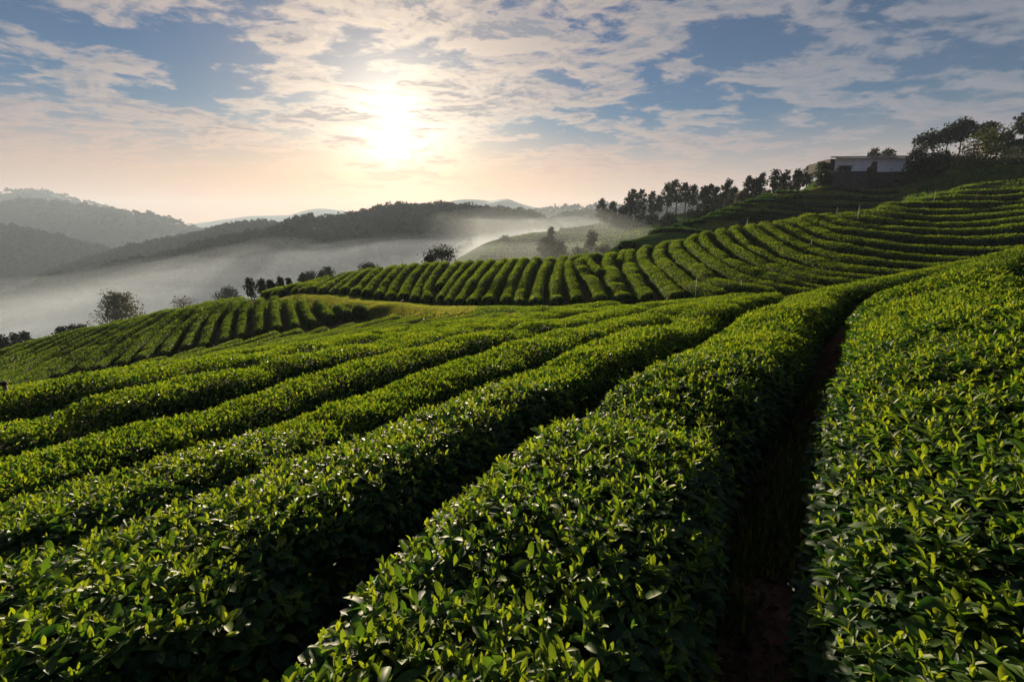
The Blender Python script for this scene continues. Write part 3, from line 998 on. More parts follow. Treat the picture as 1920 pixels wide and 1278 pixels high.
HILLS = {}
def hill(name, ridge, run=1.5, mat=FOREST_FLOOR, amp=6.0, seed=0, nu=140, back=1.2):
    """ridge: (u, v, distance); a long hill of real depth whose crest runs there"""
    r = np.array(ridge, float)
    P = at(r[:, 0], r[:, 1], r[:, 2])
    # carry the ridge on and down at both ends
    L = np.r_[0, np.cumsum(np.linalg.norm(np.diff(P, axis=0), axis=1))]
    s = np.linspace(0, L[-1], nu)
    C = np.stack([np.interp(s, L, P[:, k]) for k in range(3)], -1)
    for _ in range(2):
        C[1:-1] = C[1:-1] * 0.5 + (C[:-2] + C[2:]) * 0.25
    T = unit(np.gradient(C[:, :2], axis=0))
    for _ in range(30):
        T[1:-1] = unit(T[1:-1] * 2 + T[:-2] + T[2:])
    N = np.stack([T[:, 1], -T[:, 0]], -1)
    N[N[:, 1] > 0] *= -1                                     # towards the camera
    drop = C[:, 2] - FLOOR
    v = np.linspace(-1, 1, 41)
    prof = 1 - np.abs(v) ** 1.35
    X = C[:, None, 0] + N[:, None, 0] * (v * np.where(v > 0, run, back))[None] * drop[:, None]
    Y = C[:, None, 1] + N[:, None, 1] * (v * np.where(v > 0, run, back))[None] * drop[:, None]
    Z = FLOOR + drop[:, None] * prof[None]
    sc = amp * 9
    Z = Z + (fbm(X / sc, Y / sc, seed, 4) - 0.5) * amp * 2.2 * np.clip(np.abs(v) * 4, 0, 1)[None]
    mb = MB()
    q = np.arange(nu - 1)[:, None] * 41 + np.arange(40)[None]
    mb.add(np.stack([X, Y, Z], -1).reshape(-1, 3), np.stack([q, q + 41, q + 42, q + 1], -1).reshape(-1, 4))
    tag(mb.build(name, mat), kind="structure")
    HILLS[seed] = (X, Y, Z, v)

def forest(seed, n, rad, cards, card, lo=-0.12, hi=0.75, label="", mat=None, crest=0.25):
    """tree crowns grown over a hill, each a heap of leafy faces"""
    X, Y, Z, v = HILLS[seed]
    nu = len(X)
    iu = rng.random(n) * (nu - 1.001)
    vv = np.where(rng.random(n) < crest, rng.uniform(-0.05, 0.05, n), rng.uniform(lo, hi, n))
    jv = (vv + 1) / 2 * 40
    i0, j0 = iu.astype(int), np.clip(jv.astype(int), 0, 39)
    fi, fj = iu - i0, jv - j0
    def bl(A):
        return (A[i0, j0] * (1 - fi) + A[i0 + 1, j0] * fi) * (1 - fj) + (A[i0, j0 + 1] * (1 - fi) + A[i0 + 1, j0 + 1] * fi) * fj
    c = np.stack([bl(X), bl(Y), bl(Z)], -1)
    rd = rad * rng.uniform(0.55, 1.35, n)
    c[:, 2] += rd * rng.uniform(0.3, 0.9, n)
    mb = MB()
    m = n * cards
    k = np.repeat(np.arange(n), cards)
    dirs = rand_dirs(m)
    dirs[:, 2] = np.abs(dirs[:, 2]) * 1.1 - 0.25
    rad_ = rd[k] * (0.62 + 0.38 * rng.random(m)) * (0.8 + 0.35 * vnoise(dirs[:, 0] * 2 + k * 3.1, dirs[:, 1] * 2 + dirs[:, 2] * 2, 5))
    P = c[k] + dirs * rad_[:, None] * np.array([1, 1, 0.95])
    axis = unit(rand_dirs(m) + dirs * 0.3)
    nrm = unit(dirs + rng.normal(size=(m, 3)) * 0.5)
    cs = card * rng.uniform(0.6, 1.3, m)
    leaf_cards(mb, P - axis * cs[:, None] * 0.5, axis, nrm, cs, cs * 0.75, np.clip(rng.normal(0.45, 0.12, n)[k] + rng.normal(0, 0.1, m), 0, 1), 0, 0.1)
    tag(mb.build("forest", [mat or WOODS]), label, "forest", kind="stuff")

hill("hill", [(-260,700,330),(-90,612,380),(0,574,420),(67,546,430),(97,533,440),(160,523,440),(233,503,450),(283,495,455),(357,474,460),(413,459,465),(460,449,470),(547,433,480),(639,419,490),
              (700,404,495),(783,394,500),(853,396,505),(940,402,510),(985,407,512),(1020,419,515),(1050,440,518),(1085,470,520),(1150,560,520)], 1.25, amp=7, seed=1)
forest(1, 3400, 5.2, 46, 2.6, label="dense misty forest covering the middle hill beyond the tea fields")
hill("hill", [(-300,640,560),(-60,560,640),(0,546,670),(67,531,690),(97,518,700),(143,499,705),(187,488,710),(247,468,715),(290,461,720),(363,448,720),(400,441,720),(460,434,722),(520,429,725),(600,420,730),(680,420,730),(780,440,730)], 1.2, amp=9, seed=2)
forest(2, 2000, 6.0, 34, 3.6, label="hazy forest on the second ridge rising from the left", hi=0.5)
hill("hill", [(-500,440,760),(-200,424,840),(0,432,900),(17,432,900),(60,441,900),(110,451,900),(133,459,900),(187,471,900),(217,483,900),(300,520,890),(420,600,880)], 1.3, amp=12, seed=3)
forest(3, 1500, 7.5, 26, 5.0, label="dark forest on the low hill at the left edge", hi=0.6)
hill("hill", [(-700,400,1500),(-200,395,1500),(0,390,1500),(43,380,1500),(67,380,1500),(87,385,1500),(123,386,1500),(183,393,1500),(233,403,1500),(267,403,1500),(300,411,1500),(333,421,1500),(390,440,1500),(430,452,1500),(540,490,1480)], 1.5, HILLM, 22, 4)
forest(4, 1100, 10, 14, 9.0, label="faint forest on the broad mountain at the left", hi=0.6, crest=0.4)
hill("hill", [(-800,380,2100),(-200,372,2100),(0,365,2100),(28,360,2100),(77,360,2100),(107,369,2100),(133,375,2100),(187,387,2100),(217,397,2100),(300,422,2100),(420,455,2080)], 1.5, HILLM, 30, 5)
forest(5, 500, 11, 12, 11.0, label="faint forest on the furthest mountain at the left", hi=0.4, crest=0.6)
hill("hill", [(200,450,3600),(340,427,3600),(367,420,3600),(467,405,3600),(547,403,3600),(575,394,3600),(600,390,3600),(639,394,3600),(700,402,3600),(800,408,3600),(900,420,3600)], 2.2, HILLM, 40, 6)
hill("hill", [(700,415,2700),(780,398,2700),(827,387,2700),(845,376,2700),(870,373,2700),(900,374,2700),(917,377,2700),(940,373,2700),(953,372,2700),(970,380,2700),(1007,390,2700),(1060,396,2700),(1150,405,2700),(1300,420,2700)], 2.2, HILLM, 40, 7)
hill("hill", [(940,420,1500),(1000,399,1500),(1030,396,1500),(1057,393,1500),(1107,391,1500),(1140,388,1500),(1180,388,1500),(1240,378,1500),(1300,372,1500),(1400,372,1500),(1600,380,1500)], 1.6, HILLM, 22, 8)
forest(8, 700, 9, 16, 7.0, label="pale forest on the ridge behind the tall roadside trees", hi=0.5, crest=0.5)
hill("hill", [(980,450,850),(1020,425,850),(1045,413,850),(1065,406,850),(1085,402,850),(1110,403,850),(1150,402,850),(1230,396,850),(1320,392,850)], 1.4, HILLM, 12, 9)
forest(9, 420, 6.5, 26, 4.5, label="misty forest on the low rise left of the tall trees", hi=0.5, crest=0.4)

# ------------------------------------------------------------------ the terraced hill beyond the brow
FT = [(884,487,121),(915,468,137),(942,453,150),(958,447,157),(990,438,170),(1015,435,180),(1060,432,186),(1116,427,190),(1180,420,193),(1219,416,190),(1260,404,165),(1300,396,150),(1360,388,140),
      (1000,487,128),(1100,484,124),(1160,470,126),(1220,446,140),(1060,460,150),(1130,450,155),(1180,440,162),(1000,462,150),(1280,420,140)]
FG_ = [tuple(at(u, v, y)) for u, v, y in FT]
for u, v, y in [(884,487,121),(942,453,150),(990,438,170)]:
    p = at(u, v, y); FG_ += [(p[0] - 18, p[1] + 14, p[2] - 9), (p[0] - 60, p[1] + 50, p[2] - 42), (p[0] - 40, p[1] - 10, p[2] - 26)]
for u, v, y in [(1015,435,180),(1116,427,190),(1219,416,190),(1300,396,150)]:
    p = at(u, v, y); FG_ += [(p[0], p[1] + 30, p[2] - 5), (p[0], p[1] + 90, p[2] - 42)]
FG_ += [(75, 200, -12), (90, 170, -14), (80, 140, -16), (60, 120, -20), (100, 220, -30), (40, 102, -22)]
FG_ = np.array(FG_)
far_ground = TPS(FG_[:, :2], FG_[:, 2], 1e-4)
fx, fy = np.meshgrid(np.linspace(-45, 82, 120), np.linspace(96, 285, 130))
fz = np.minimum(far_ground(fx, fy), 60) + (fbm(fx * 0.2, fy * 0.2, 8) - 0.5) * 0.5
fb = MB()
q = np.arange(129)[:, None] * 120 + np.arange(119)[None]
fb.add(np.stack([fx, fy, fz], -1).reshape(-1, 3), np.stack([q, q + 1, q + 121, q + 120], -1).reshape(-1, 4), 1.0)
tag(fb.build("terrain", gm), kind="structure")
eu, ev = [884, 915, 942, 958, 990, 1015], [487, 468, 453, 447, 438, 435]
def far_hit(u, v):
    r = ray(u, v); y = np.linspace(100, 230, 1300)
    k = np.argmax(r[2] * y < far_ground(r[0] * y, y) + 0.7)
    return (r[0] * y[k], y[k])
rowv = [438.5, 441.5, 445, 448.5, 452, 456, 460, 464, 468, 472, 476, 480.5, 485]
for i, v in enumerate(rowv):
    u0 = np.interp(v, ev[::-1], eu[::-1]) + 2
    pts = [far_hit(u, v + (u - u0) * 0.004 * (1 if i > 3 else -1)) for u in np.linspace(u0, min(1235, 1235 - max(0, v - 445) * 2.2), 9)]
    pts = [p for p in pts if p[1] > 101]
    if len(pts) > 2:
        hedge(np.array(pts), 0.75, 0.85, "%s hazy tea hedge down on the terraced hill beyond the brow" % ORD[i], "tea hedges on the far terraced hill", 400 + i, tint0=0.45, gfun=far_ground, size_k=1.3)
for i, (u0, u1, v) in enumerate([(1098, 1232, 430.5), (1112, 1236, 433.5), (1100, 1236, 436)]):
    pts = [far_hit(u, v - (u - u0) * 0.02) for u in np.linspace(u0, u1, 6)]
    hedge(np.array(pts), 0.75, 0.85, "hazy tea hedge just under the tall trees, %s down on the far hill" % ORD[i], "tea hedges on the far terraced hill", 440 + i, tint0=0.45, gfun=far_ground, size_k=1.3)

# ------------------------------------------------------------------ trees
def tree(name, base, h, wd, label, group=None, style="tall", mat=CROWN, seed=0, cards=None, tint=0.45, cat="tree", foot=None):
    """trunk with limbs and a crown of separate leafy clumps"""
    global rng
    keep = rng
    rng = np.random.default_rng(1000 + seed)
    base = np.asarray(base, float)
    d = np.linalg.norm(base)
    root = empty(name, base)
    card = max(0.12, 0.0032 * d)
    tb, cb = MB(), MB()
    lean = rng.normal(size=2) * 0.05 * h
    tr = max(0.02 * h, 0.0011 * d * 0.7) if style != "bush" else 0.025 * h
    top = {"tall": 0.86, "round": 0.75, "spread": 0.70, "bush": 0.6, "bare": 0.8, "umbrella": 0.85, "cone": 0.95}[style]
    ts = np.linspace(0, top, 6)
    spine = np.stack([lean[0] * ts ** 1.5 + 0.012 * h * np.sin(ts * 7 + seed), lean[1] * ts ** 1.5 + 0.012 * h * np.cos(ts * 6 + seed), ts * h], -1)
    spine[0, 2] = -0.4
    tb.tube(spine, tr * np.linspace(1.15, 0.35, 6), 6)
    spec = {"tall": (0.40, 0.98, 17), "round": (0.25, 0.95, 22), "spread": (0.12, 0.95, 24), "bush": (0.03, 0.92, 18), "bare": (0.3, 1.0, 16), "umbrella": (0.62, 0.97, 9), "cone": (0.12, 0.98, 14)}[style]
    lo, hi, nc = spec
    lo = foot or lo
    cl = []
    for k in range(nc):
        f = lo + (hi - lo) * (k + rng.random()) / nc
        g_ = (f - lo) / (hi - lo)
        if style == "tall": rr_ = math.sin(math.pi * min(max(g_ * 0.86 + 0.14, 0), 1)) ** 0.6
        elif style == "cone": rr_ = (1 - g_) ** 0.8 + 0.12
        elif style == "umbrella": rr_ = math.sqrt(max(1 - g_ ** 2, 0.08))
        elif style == "spread": rr_ = math.sqrt(max(1 - (g_ * 1.02 - 0.22) ** 2 * 1.5, 0.05))
        else: rr_ = math.sqrt(max(1 - (2 * g_ - 0.85) ** 2 * 0.85, 0.1))
        an = k * 2.4 + rng.random() * 0.9
        rad = wd * 0.5 * rr_ * rng.uniform(0.30, 0.85)
        at_t = np.array([np.interp(min(f, top) * 0.86, ts, spine[:, q]) for q in range(3)])
        c = np.array([lean[0] * f + math.cos(an) * rad, lean[1] * f + math.sin(an) * rad, f * h])
        mid = (at_t * 0.55 + c * 0.45) + np.array([0, 0, -0.03 * h])
        tb.tube([at_t, mid, c], [tr * 0.45, tr * 0.3, tr * 0.10], 5)
        cr = wd * {"bush": 0.27, "tall": 0.20}.get(style, 0.235) * rng.uniform(0.55, 1.35) * (0.8 if style == "cone" else 1.0)
        cl.append((c, cr))
    if style == "bare":
        for c, cr in cl:
            for _ in range(6):
                e = c + rand_dirs(1)[0] * cr * np.array([1.3, 1.3, 0.9]) + np.array([0, 0, cr * 0.4])
                cb.tube([c, (c + e) / 2 + rng.normal(size=3) * cr * 0.1, e], [tr * 0.16, tr * 0.12, tr * 0.06], 4)
    n_tot = cards or int(np.clip((8.0 if style == "tall" else 9.5) * h * wd / card ** 2, 800, 16000))
    if style == "bare": n_tot = n_tot // 10
    per = max(8, n_tot // nc)
    for c, cr in cl:
        dirs = rand_dirs(per)
        rad_ = cr * rng.random(per) ** 0.45 * (0.7 + 0.6 * vnoise(dirs[:, 0] * 2.5 + c[0], dirs[:, 1] * 2.5 + dirs[:, 2] * 2.5, seed))
        P = c + dirs * rad_[:, None] * np.array([1.0, 1.0, 0.72])
        axis = unit(rand_dirs(per) + dirs * 0.5 + np.array([0, 0, -0.25]))
        nrm = unit(np.array([0, 0, 1.0]) + rng.normal(size=(per, 3)) * 0.6)
        cs = card * rng.uniform(0.6, 1.5, per)
        leaf_cards(cb, P, axis, nrm, cs, cs * 0.62, np.clip(rng.normal(tint, 0.09) + rng.normal(0, 0.12, per), 0, 1), 0, 0.15)
    tb.build("trunk", BARK, root)
    cb.build("crown", [mat], root)
    tag(root, label, cat, group)
    rng = keep
    return root

def tree_px(name, u, vt, vb_, wpx, y, label, group=None, style="tall", gfun=None, seed=0, **kw):
    """tree from its outline in the photo: centre, top, foot, width, at distance y"""
    b = at(u, vb_, y); tpz = at(u, vt, y)[2]
    z0 = b[2]
    if gfun is not None:
        z0 = float(gfun(b[0], b[1])) - 0.1
    h = max(tpz - z0, 0.8)
    return tree(name, (b[0], b[1], z0), h, wpx * y / F_PX * 1.06, label, group, style, seed=seed, **kw)

# the tall line of trees along the ridge
TALL = [(1124,373,425,18,188,0),(1133,392,423,13,187,0),(1147,378,421,17,186,0),(1163,386,418,14,185,1),(1179,365,416,18,182,0),(1191,354,414,18,180,0),(1204,355,412,18,178,0),(1220,359,410,16,172,0),
        (1234,366,404,13,165,0),(1251,344,400,21,160,0),(1268,338,402,22,155,0),(1284,342,398,20,150,0),(1299,345,394,20,146,1),(1313,339,392,22,142,1),(1330,340,391,23,138,1),(1347,343,391,24,134,1),
        (1363,332,389,27,130,1),(1391,326,374,21,122,1),(1409,329,371,22,120,1),(1426,323,367,24,118,1),(1447,318,360,22,115,0),(1469,318,355,23,113,1),(1484,322,352,18,112,0),(1497,317,349,20,110,0),(1512,312,345,18,108,1)]
for i, (u, vt, vb_, wp, y, st) in enumerate(TALL):
    gf = far_ground if y > 143 else ground
    tree_px("roadside_tree", u, vt, vb_, wp, y, "%s tall dark tree from the left in the long line on the ridge" % ORD[i], "tall trees along the ridge", "round" if st else "tall", gf, 20 + i, tint=0.36)
for i, (u, vt, vb_, wp, y, lab) in enumerate([
        (1244,394,434,42,120,"round dark bushy tree standing in front of the tall ridge trees"),
        (1361,346,392,36,122,"broad dark rounded tree low in the ridge line, wider than its neighbours"),
        (1386,355,385,27,114,"small russet rounded tree above the shaded terraces")]):
    tree_px("broad_tree", u, vt, vb_, wp, y, lab, None, "round", ground if y < 143 else far_ground, 60 + i, tint=0.35, mat=WARM_CROWN if i == 2 else CROWN)
for i, (u, vt, vb_, wp, y) in enumerate([(1155,404,425,26,180),(1178,403,424,26,176),(1200,402,421,26,172),(1222,402,420,24,166),(1288,390,414,30,108),(1310,386,408,30,106),(1330,384,402,28,104)]):
    tree_px("bush", u, vt, vb_, wp, y, "%s leafy bush from the left at the foot of the tall ridge trees" % ORD[i], "bushes under the ridge trees", "bush", far_ground if y > 143 else ground, 70 + i, tint=0.4, cat="bush")
# trees in the dip before the far terraces
for i, (u, vt, vb_, wp, y, st, lab) in enumerate([
        (1033,425,500,14,116,"tall","slender tree with a dense dark top rising from the thicket in the dip"),
        (1018,443,500,28,115,"round","leafy tree forming the left of the thicket in the dip"),
        (1044,452,500,32,114,"round","leafy tree forming the right of the thicket in the dip"),
        (1107,436,492,42,112,"cone","airy pale green tree standing alone in the dip below the far terraces"),
        (1085,463,492,26,111,"bush","low bushy tree left of the airy tree in the dip"),
        (1132,458,488,24,111,"bush","low bushy tree right of the airy tree in the dip"),
        (946,443,458,16,149,"bush","small round bush on the corner of the far terraces")]):
    tree_px("leafy_tree" if st != "bush" else "bush", u, vt, vb_, wp, y, lab, None, st, far_ground if i == 6 else None, 80 + i, tint=0.55, cat="tree" if st != "bush" else "bush")
for i in range(13):
    u = 1051 + i * 4.9
    tree_px("young_tree", u, 431.5 - i * 0.62 - (i % 3) * 0.4, 434 - i * 0.5, 3.6, 184, "%s tiny young tree from the left in the row on the far ridge" % ORD[i], "row of young trees on the far ridge", "cone", far_ground, 100 + i, cards=160)
# trees below the brow on the left
for i, (u, vt, vb_, wp, y, st, m, lab) in enumerate([
        (233,548,618,66,115,"spread",WARM_CROWN,"large spreading tree standing alone below the brow at the left"),
        (828,466,492,64,70,"round",CROWN,"dark round tree poking over the brow in the middle"),
        (806,480,492,22,69,"bush",CROWN,"small pale shrub left of the dark round tree on the brow"),
        (430,541,572,42,150,"round",CROWN,"pale misty round tree behind the left block"),
        (345,561,584,46,60,"bare",WARM_CROWN,"thin nearly leafless tree on the brow right of the spreading tree"),
        (472,520,556,17,49,"bush",CROWN,"tallest and leftmost bush of the five above the left block"),
        (492,522,552,16,49.5,"bush",CROWN,"second bush from the left of the five above the left block"),
        (509,524,548,14,50,"bush",CROWN,"low third bush of the five above the left block"),
        (527,518,546,14,50.5,"bush",CROWN,"fourth bush from the left of the five above the left block"),
        (543,521,541,10,51,"bush",CROWN,"smallest and rightmost bush of the five above the left block"),
        (569,514,534,15,88,"bush",CROWN,"dark bush left of the pale rounded trees on the brow"),
        (585,510,532,24,110,"round",CROWN,"pale rounded tree half hidden by the brow"),
        (604,508,528,15,88,"bush",CROWN,"bush right of the pale rounded tree on the brow"),
        (617,502,526,21,110,"round",CROWN,"taller rounded tree right of the pale one on the brow"),
        (692,495,510,38,85,"round",CROWN,"wide flat tree top barely showing over the brow"),
        (52,620,658,20,72,"bush",CROWN,"tallest bush of the group at the left end of the brow"),
        (33,625,662,18,72,"bush",CROWN,"second bush from the right in the group at the left end of the brow"),
        (16,628,668,20,71,"bush",CROWN,"third bush from the right in the group at the left end of the brow"),
        (2,638,672,16,71,"bush",CROWN,"bush cut by the left edge of the photo"),
        (116,613,640,18,75,"bush",CROWN,"left bush of three low ones under the spreading tree"),
        (136,608,638,20,76,"bush",CROWN,"middle bush of three low ones under the spreading tree"),
        (155,609,634,16,77,"bush",CROWN,"right bush of three low ones under the spreading tree")]):
    tree_px("bush" if st == "bush" else "tree", u, vt, vb_, wp, y, lab, None, st, None, 130 + i, mat=m, tint=0.42, cat="bush" if st == "bush" else "tree")
# pines on the far wooded ridges
PINES = [(400,428,441,9,716),(412,425,440,11,717),(424,421,439,12,718),(436,419,438,13,718),(449,417,437,13,719),(462,415,436,13,720),(475,413,434,13,721),(487,413,432,13,722),(500,413,432,13,723),(513,414,430,12,724),
         (541,412,434,14,478),(556,406,432,15,480),(571,402,430,15,482),(586,401,428,15,483),(602,405,427,14,485),(617,402,425,14,487),(631,405,422,13,488),
         (667,399,414,12,492),(682,393,411,13,493),(697,396,408,11,494),(711,387,407,14,495),(727,394,404,11,496),(747,380,402,16,498),(763,386,400,14,499),(778,383,398,12,500)]
for i, (u, vt, vb_, wp, y) in enumerate(PINES):
    tree_px("pine_tree", u, vt, vb_ + 3, wp, y, "%s small hazy tree from the left along the crest of the wooded ridges" % ORD[i], "trees on the wooded ridge crest", "umbrella" if i % 3 else "round", None, 170 + i, tint=0.35)

# ------------------------------------------------------------------ houses on the hilltop
def plain(name, col, rough=0.8, var=0.25, scale=1.5, metal=0.0, spec=0.3):
    c = np.array(col)
    return noise_material(name, [(0.3, tuple(c * (1 - var))), (0.7, tuple(c * (1 + var)))], scale, 6, rough, 0.15, scale * 6, spec)
WALLW = plain("whitewash", (0.86, 0.86, 0.88), 0.9, 0.10, 0.8)
ROOFT = plain("zinc_sheet", (0.30, 0.29, 0.28), 0.55, 0.25, 0.6, spec=0.5)
DARKW = plain("weathered_wood", (0.028, 0.022, 0.02), 0.85, 0.4, 3.0)
STONE = plain("stone_bank", (0.060, 0.045, 0.042), 0.95, 0.5, 1.6)

def house_px(u, v, y): return at(u, v, y)
a, b = at(1556, 320, 97), at(1702, 321, 97)
root = empty("house", (a + b) / 2)
ax = b[0] - a[0]; base_z = a[2]
wall_h = at(1560, 295.5, 97)[2] - base_z
tag(root, "long low white walled house under a thin flat metal roof on the hilltop", "house")
m = MB(); m.box((0.6, 2.0, wall_h / 2 - 1.25), (ax - 0.5, 3.8, wall_h + 2.5)); m.build("wall", WALLW, root)
m = MB()
rx0, rx1 = -ax / 2 - 0.55, ax / 2 + 0.6
nrib = 60
xs = np.linspace(rx0, rx1, nrib * 2 + 1)
zz = 0.03 * (np.arange(len(xs)) % 2)
prof = []
for yy, z0 in ((-0.75, wall_h + 0.12), (4.4, wall_h + 0.62)):
    prof.append(np.stack([xs + (yy + 0.75) * 0.55, np.full_like(xs, yy), z0 + zz + (xs - rx0) * 0.012], -1))
top = np.concatenate(prof); bot = top - np.array([0, 0, 0.07])
k = len(xs)
ii = np.arange(k - 1)
f = np.concatenate([np.stack([ii, ii + 1, ii + 1 + k, ii + k], -1), np.stack([ii + 2 * k, ii + 3 * k, ii + 1 + 3 * k, ii + 1 + 2 * k], -1), np.stack([ii, ii + 2 * k, ii + 1 + 2 * k, ii + 1], -1)])
m.add(np.concatenate([top, bot]), f, 0.5, 0, False)
m.build("roof", ROOFT, root)
m = MB(); m.box(((rx0 + rx1) / 2, -0.74, wall_h + 0.03), (rx1 - rx0, 0.05, 0.20)); m.build("fascia", plain("pale_fascia", (0.34, 0.33, 0.33), 0.7, 0.15), root)
m = MB(); m.box((rx0 + 0.55, 1.6, wall_h / 2 - 0.2), (0.9, 4.2, wall_h - 0.1)); m.box((rx0 - 0.7, 2.0, wall_h * 0.3), (1.6, 3.2, wall_h * 0.72)); m.build("side_shed", DARKW, root)
m = MB()
for xx in (-ax * 0.30, ax * 0.02, ax * 0.26, ax * 0.40):
    m.tube([(xx, -0.55, -0.3), (xx, -0.55, 0.35)], 0.05, 5)
# a line of short stakes at the wall foot
m.build("edge_stakes", DARKW, root)

p0 = at(1629, 345, 93.4); ph = at(1629, 303, 93.4)[2] - p0[2]
m = MB()
m.box((0, 0, ph * 0.38), (1.7, 1.0, ph * 0.76), 0, taper=0.75, shear=(0.2, 0)); m.box((0.35, 0, ph * 0.86), (0.8, 0.7, ph * 0.28), 0, taper=0.7, shear=(0.15, 0))
tag(m.build("buttress", STONE, loc=p0), "dark stone buttress leaning against the white house wall", "buttress")
# heap of timber on poles in front of the wall
p0 = at(1582, 322, 94.0); hz = at(1582, 311, 94.0)[2] - p0[2]
root = empty("timber_rack", p0)
tag(root, "rough heap of timber on poles in front of the white wall", "timber rack")
m = MB()
for _ in range(34):
    yy, z_ = rng.uniform(-0.5, 0.5), hz * rng.uniform(0.25, 1.0)
    x0 = rng.uniform(-1.3, -0.7); x1 = rng.uniform(0.7, 1.3)
    m.tube([(x0, yy, z_ + rng.normal() * 0.05), (x1, yy + rng.normal() * 0.1, z_ + rng.normal() * 0.06)], rng.uniform(0.04, 0.09), 5)
m.build("timber", plain("grey_timber", (0.09, 0.075, 0.065), 0.9, 0.4, 3), root)
for xx in (-0.9, 0.0, 0.9):
    m = MB(); m.tube([(xx, -0.5, -1.6), (xx, -0.5, hz)], 0.06, 5); m.build("pole", DARKW, root)
# masonry and earth bank carrying the house
def bank(name, u0, u1, vt, vb_, y, mat, label, cat, jag, seed):
    n, q = 46, 16
    us = np.linspace(u0, u1, n)
    V = []
    for j in range(q):
        t_ = j / (q - 1)
        yy = y + 0.8 - 2.6 * t_
        v_ = vt + (vb_ - vt) * t_
        P = at(us, np.full(n, v_), np.full(n, yy))
        nz_ = (fbm(P[:, 0] * 1.1, P[:, 2] * 1.6 + 7, seed, 4) - 0.5)
        st = (vnoise(np.floor(P[:, 0] / 0.9 + (np.floor(P[:, 2] / 0.4) % 2) * 0.5), np.floor(P[:, 2] / 0.4), seed) - 0.5)
        P[:, 1] += nz_ * 1.2 * jag + st * 0.22
        V.append(P)
    back = V[0] + np.array([0, 4.0, 0]); foot = V[-1] + np.array([0, 4.0, -1.5])
    V = np.stack([back] + V + [foot])
    mb = MB(); rws = len(V)
    ii = np.arange(rws - 1)[:, None] * n + np.arange(n - 1)[None]
    mb.add(V.reshape(-1, 3), np.stack([ii, ii + n, ii + n + 1, ii + 1], -1).reshape(-1, 4), 0.5, 0, False)
    tag(mb.build(name, mat), label, cat)
bank("retaining_wall", 1546, 1628, 321, 354, 92.3, STONE, "dark masonry wall under the left half of the white house", "wall", 0.5, 3)
bank("earth_bank", 1626, 1704, 322, 352, 92.0, noise_material("dug_earth", [(0.3, (0.020, 0.017, 0.016)), (0.7, (0.050, 0.038, 0.033))], 1.2, 8, 0.95, 0.6), "bare dark earth bank under the right half of the white house", "bank", 1.0, 4)

us = rng.uniform(1500, 1542, 5000); ys = rng.uniform(87, 95, 5000)
rq = ray(us, np.full(5000, 345.0))
mound_pts = np.c_[rq[:, 0] * ys, ys]
# second house at the right edge
p0 = at(1905, 292, 99)
root = empty("house", p0)
tag(root, "small house with a low gable roof at the right edge behind bushes", "house")
W2 = 9.5
m = MB(); m.box((2.2, 3, 1.0), (W2, 5.5, 3.2)); m.build("wall", WALLW, root)
m = MB()
z0, zr, t_ = at(1873, 272, 99)[2] - p0[2], at(1897, 261, 99)[2] - p0[2], 0.10
ridge_x = -0.6
for x0, x1, za, zb in ((-3.6, ridge_x, z0 + 0.1, zr), (ridge_x, 8.0, zr, z0 - 1.5)):
    v = [(x0, -0.9, za), (x1, -0.9, zb), (x1, 6.6, zb), (x0, 6.6, za)]
    v += [(p[0], p[1], p[2] - t_) for p in v]
    m.add(v, [(0, 1, 2, 3), (7, 6, 5, 4), (0, 4, 5, 1), (1, 5, 6, 2), (2, 6, 7, 3), (3, 7, 4, 0)], 0.5, 0, False)
m.build("roof", ROOFT, root)
m = MB(); m.add([(-3.0, -0.28, 1.9), (7.2, -0.28, 1.4), (ridge_x, -0.28, zr - 0.15), (-3.0, 0.1, 1.9), (7.2, 0.1, 1.4), (ridge_x, 0.1, zr - 0.15)], [(0, 1, 2), (3, 5, 4)], 0.5, 0, False); m.more([(0, 3, 4, 1), (1, 4, 5, 2), (2, 5, 3, 0)]); m.build("gable", DARKW, root)
m = MB()
v = [(-2.6, -3.4, 0.75), (7.5, -3.4, 1.1), (7.5, -0.26, 1.75), (-2.6, -0.26, 1.35)]; v += [(p[0], p[1], p[2] - 0.1) for p in v]
m.add(v, [(0, 1, 2, 3), (7, 6, 5, 4), (0, 4, 5, 1), (1, 5, 6, 2), (2, 6, 7, 3), (3, 7, 4, 0)], 0.5, 0, False)
m.build("porch_roof", DARKW, root)
for xx in (-2.3, 2.2, 6.8):
    m = MB(); m.box((xx, -3.1, -0.4), (0.16, 0.16, 2.4)); m.build("porch_post", DARKW, root)

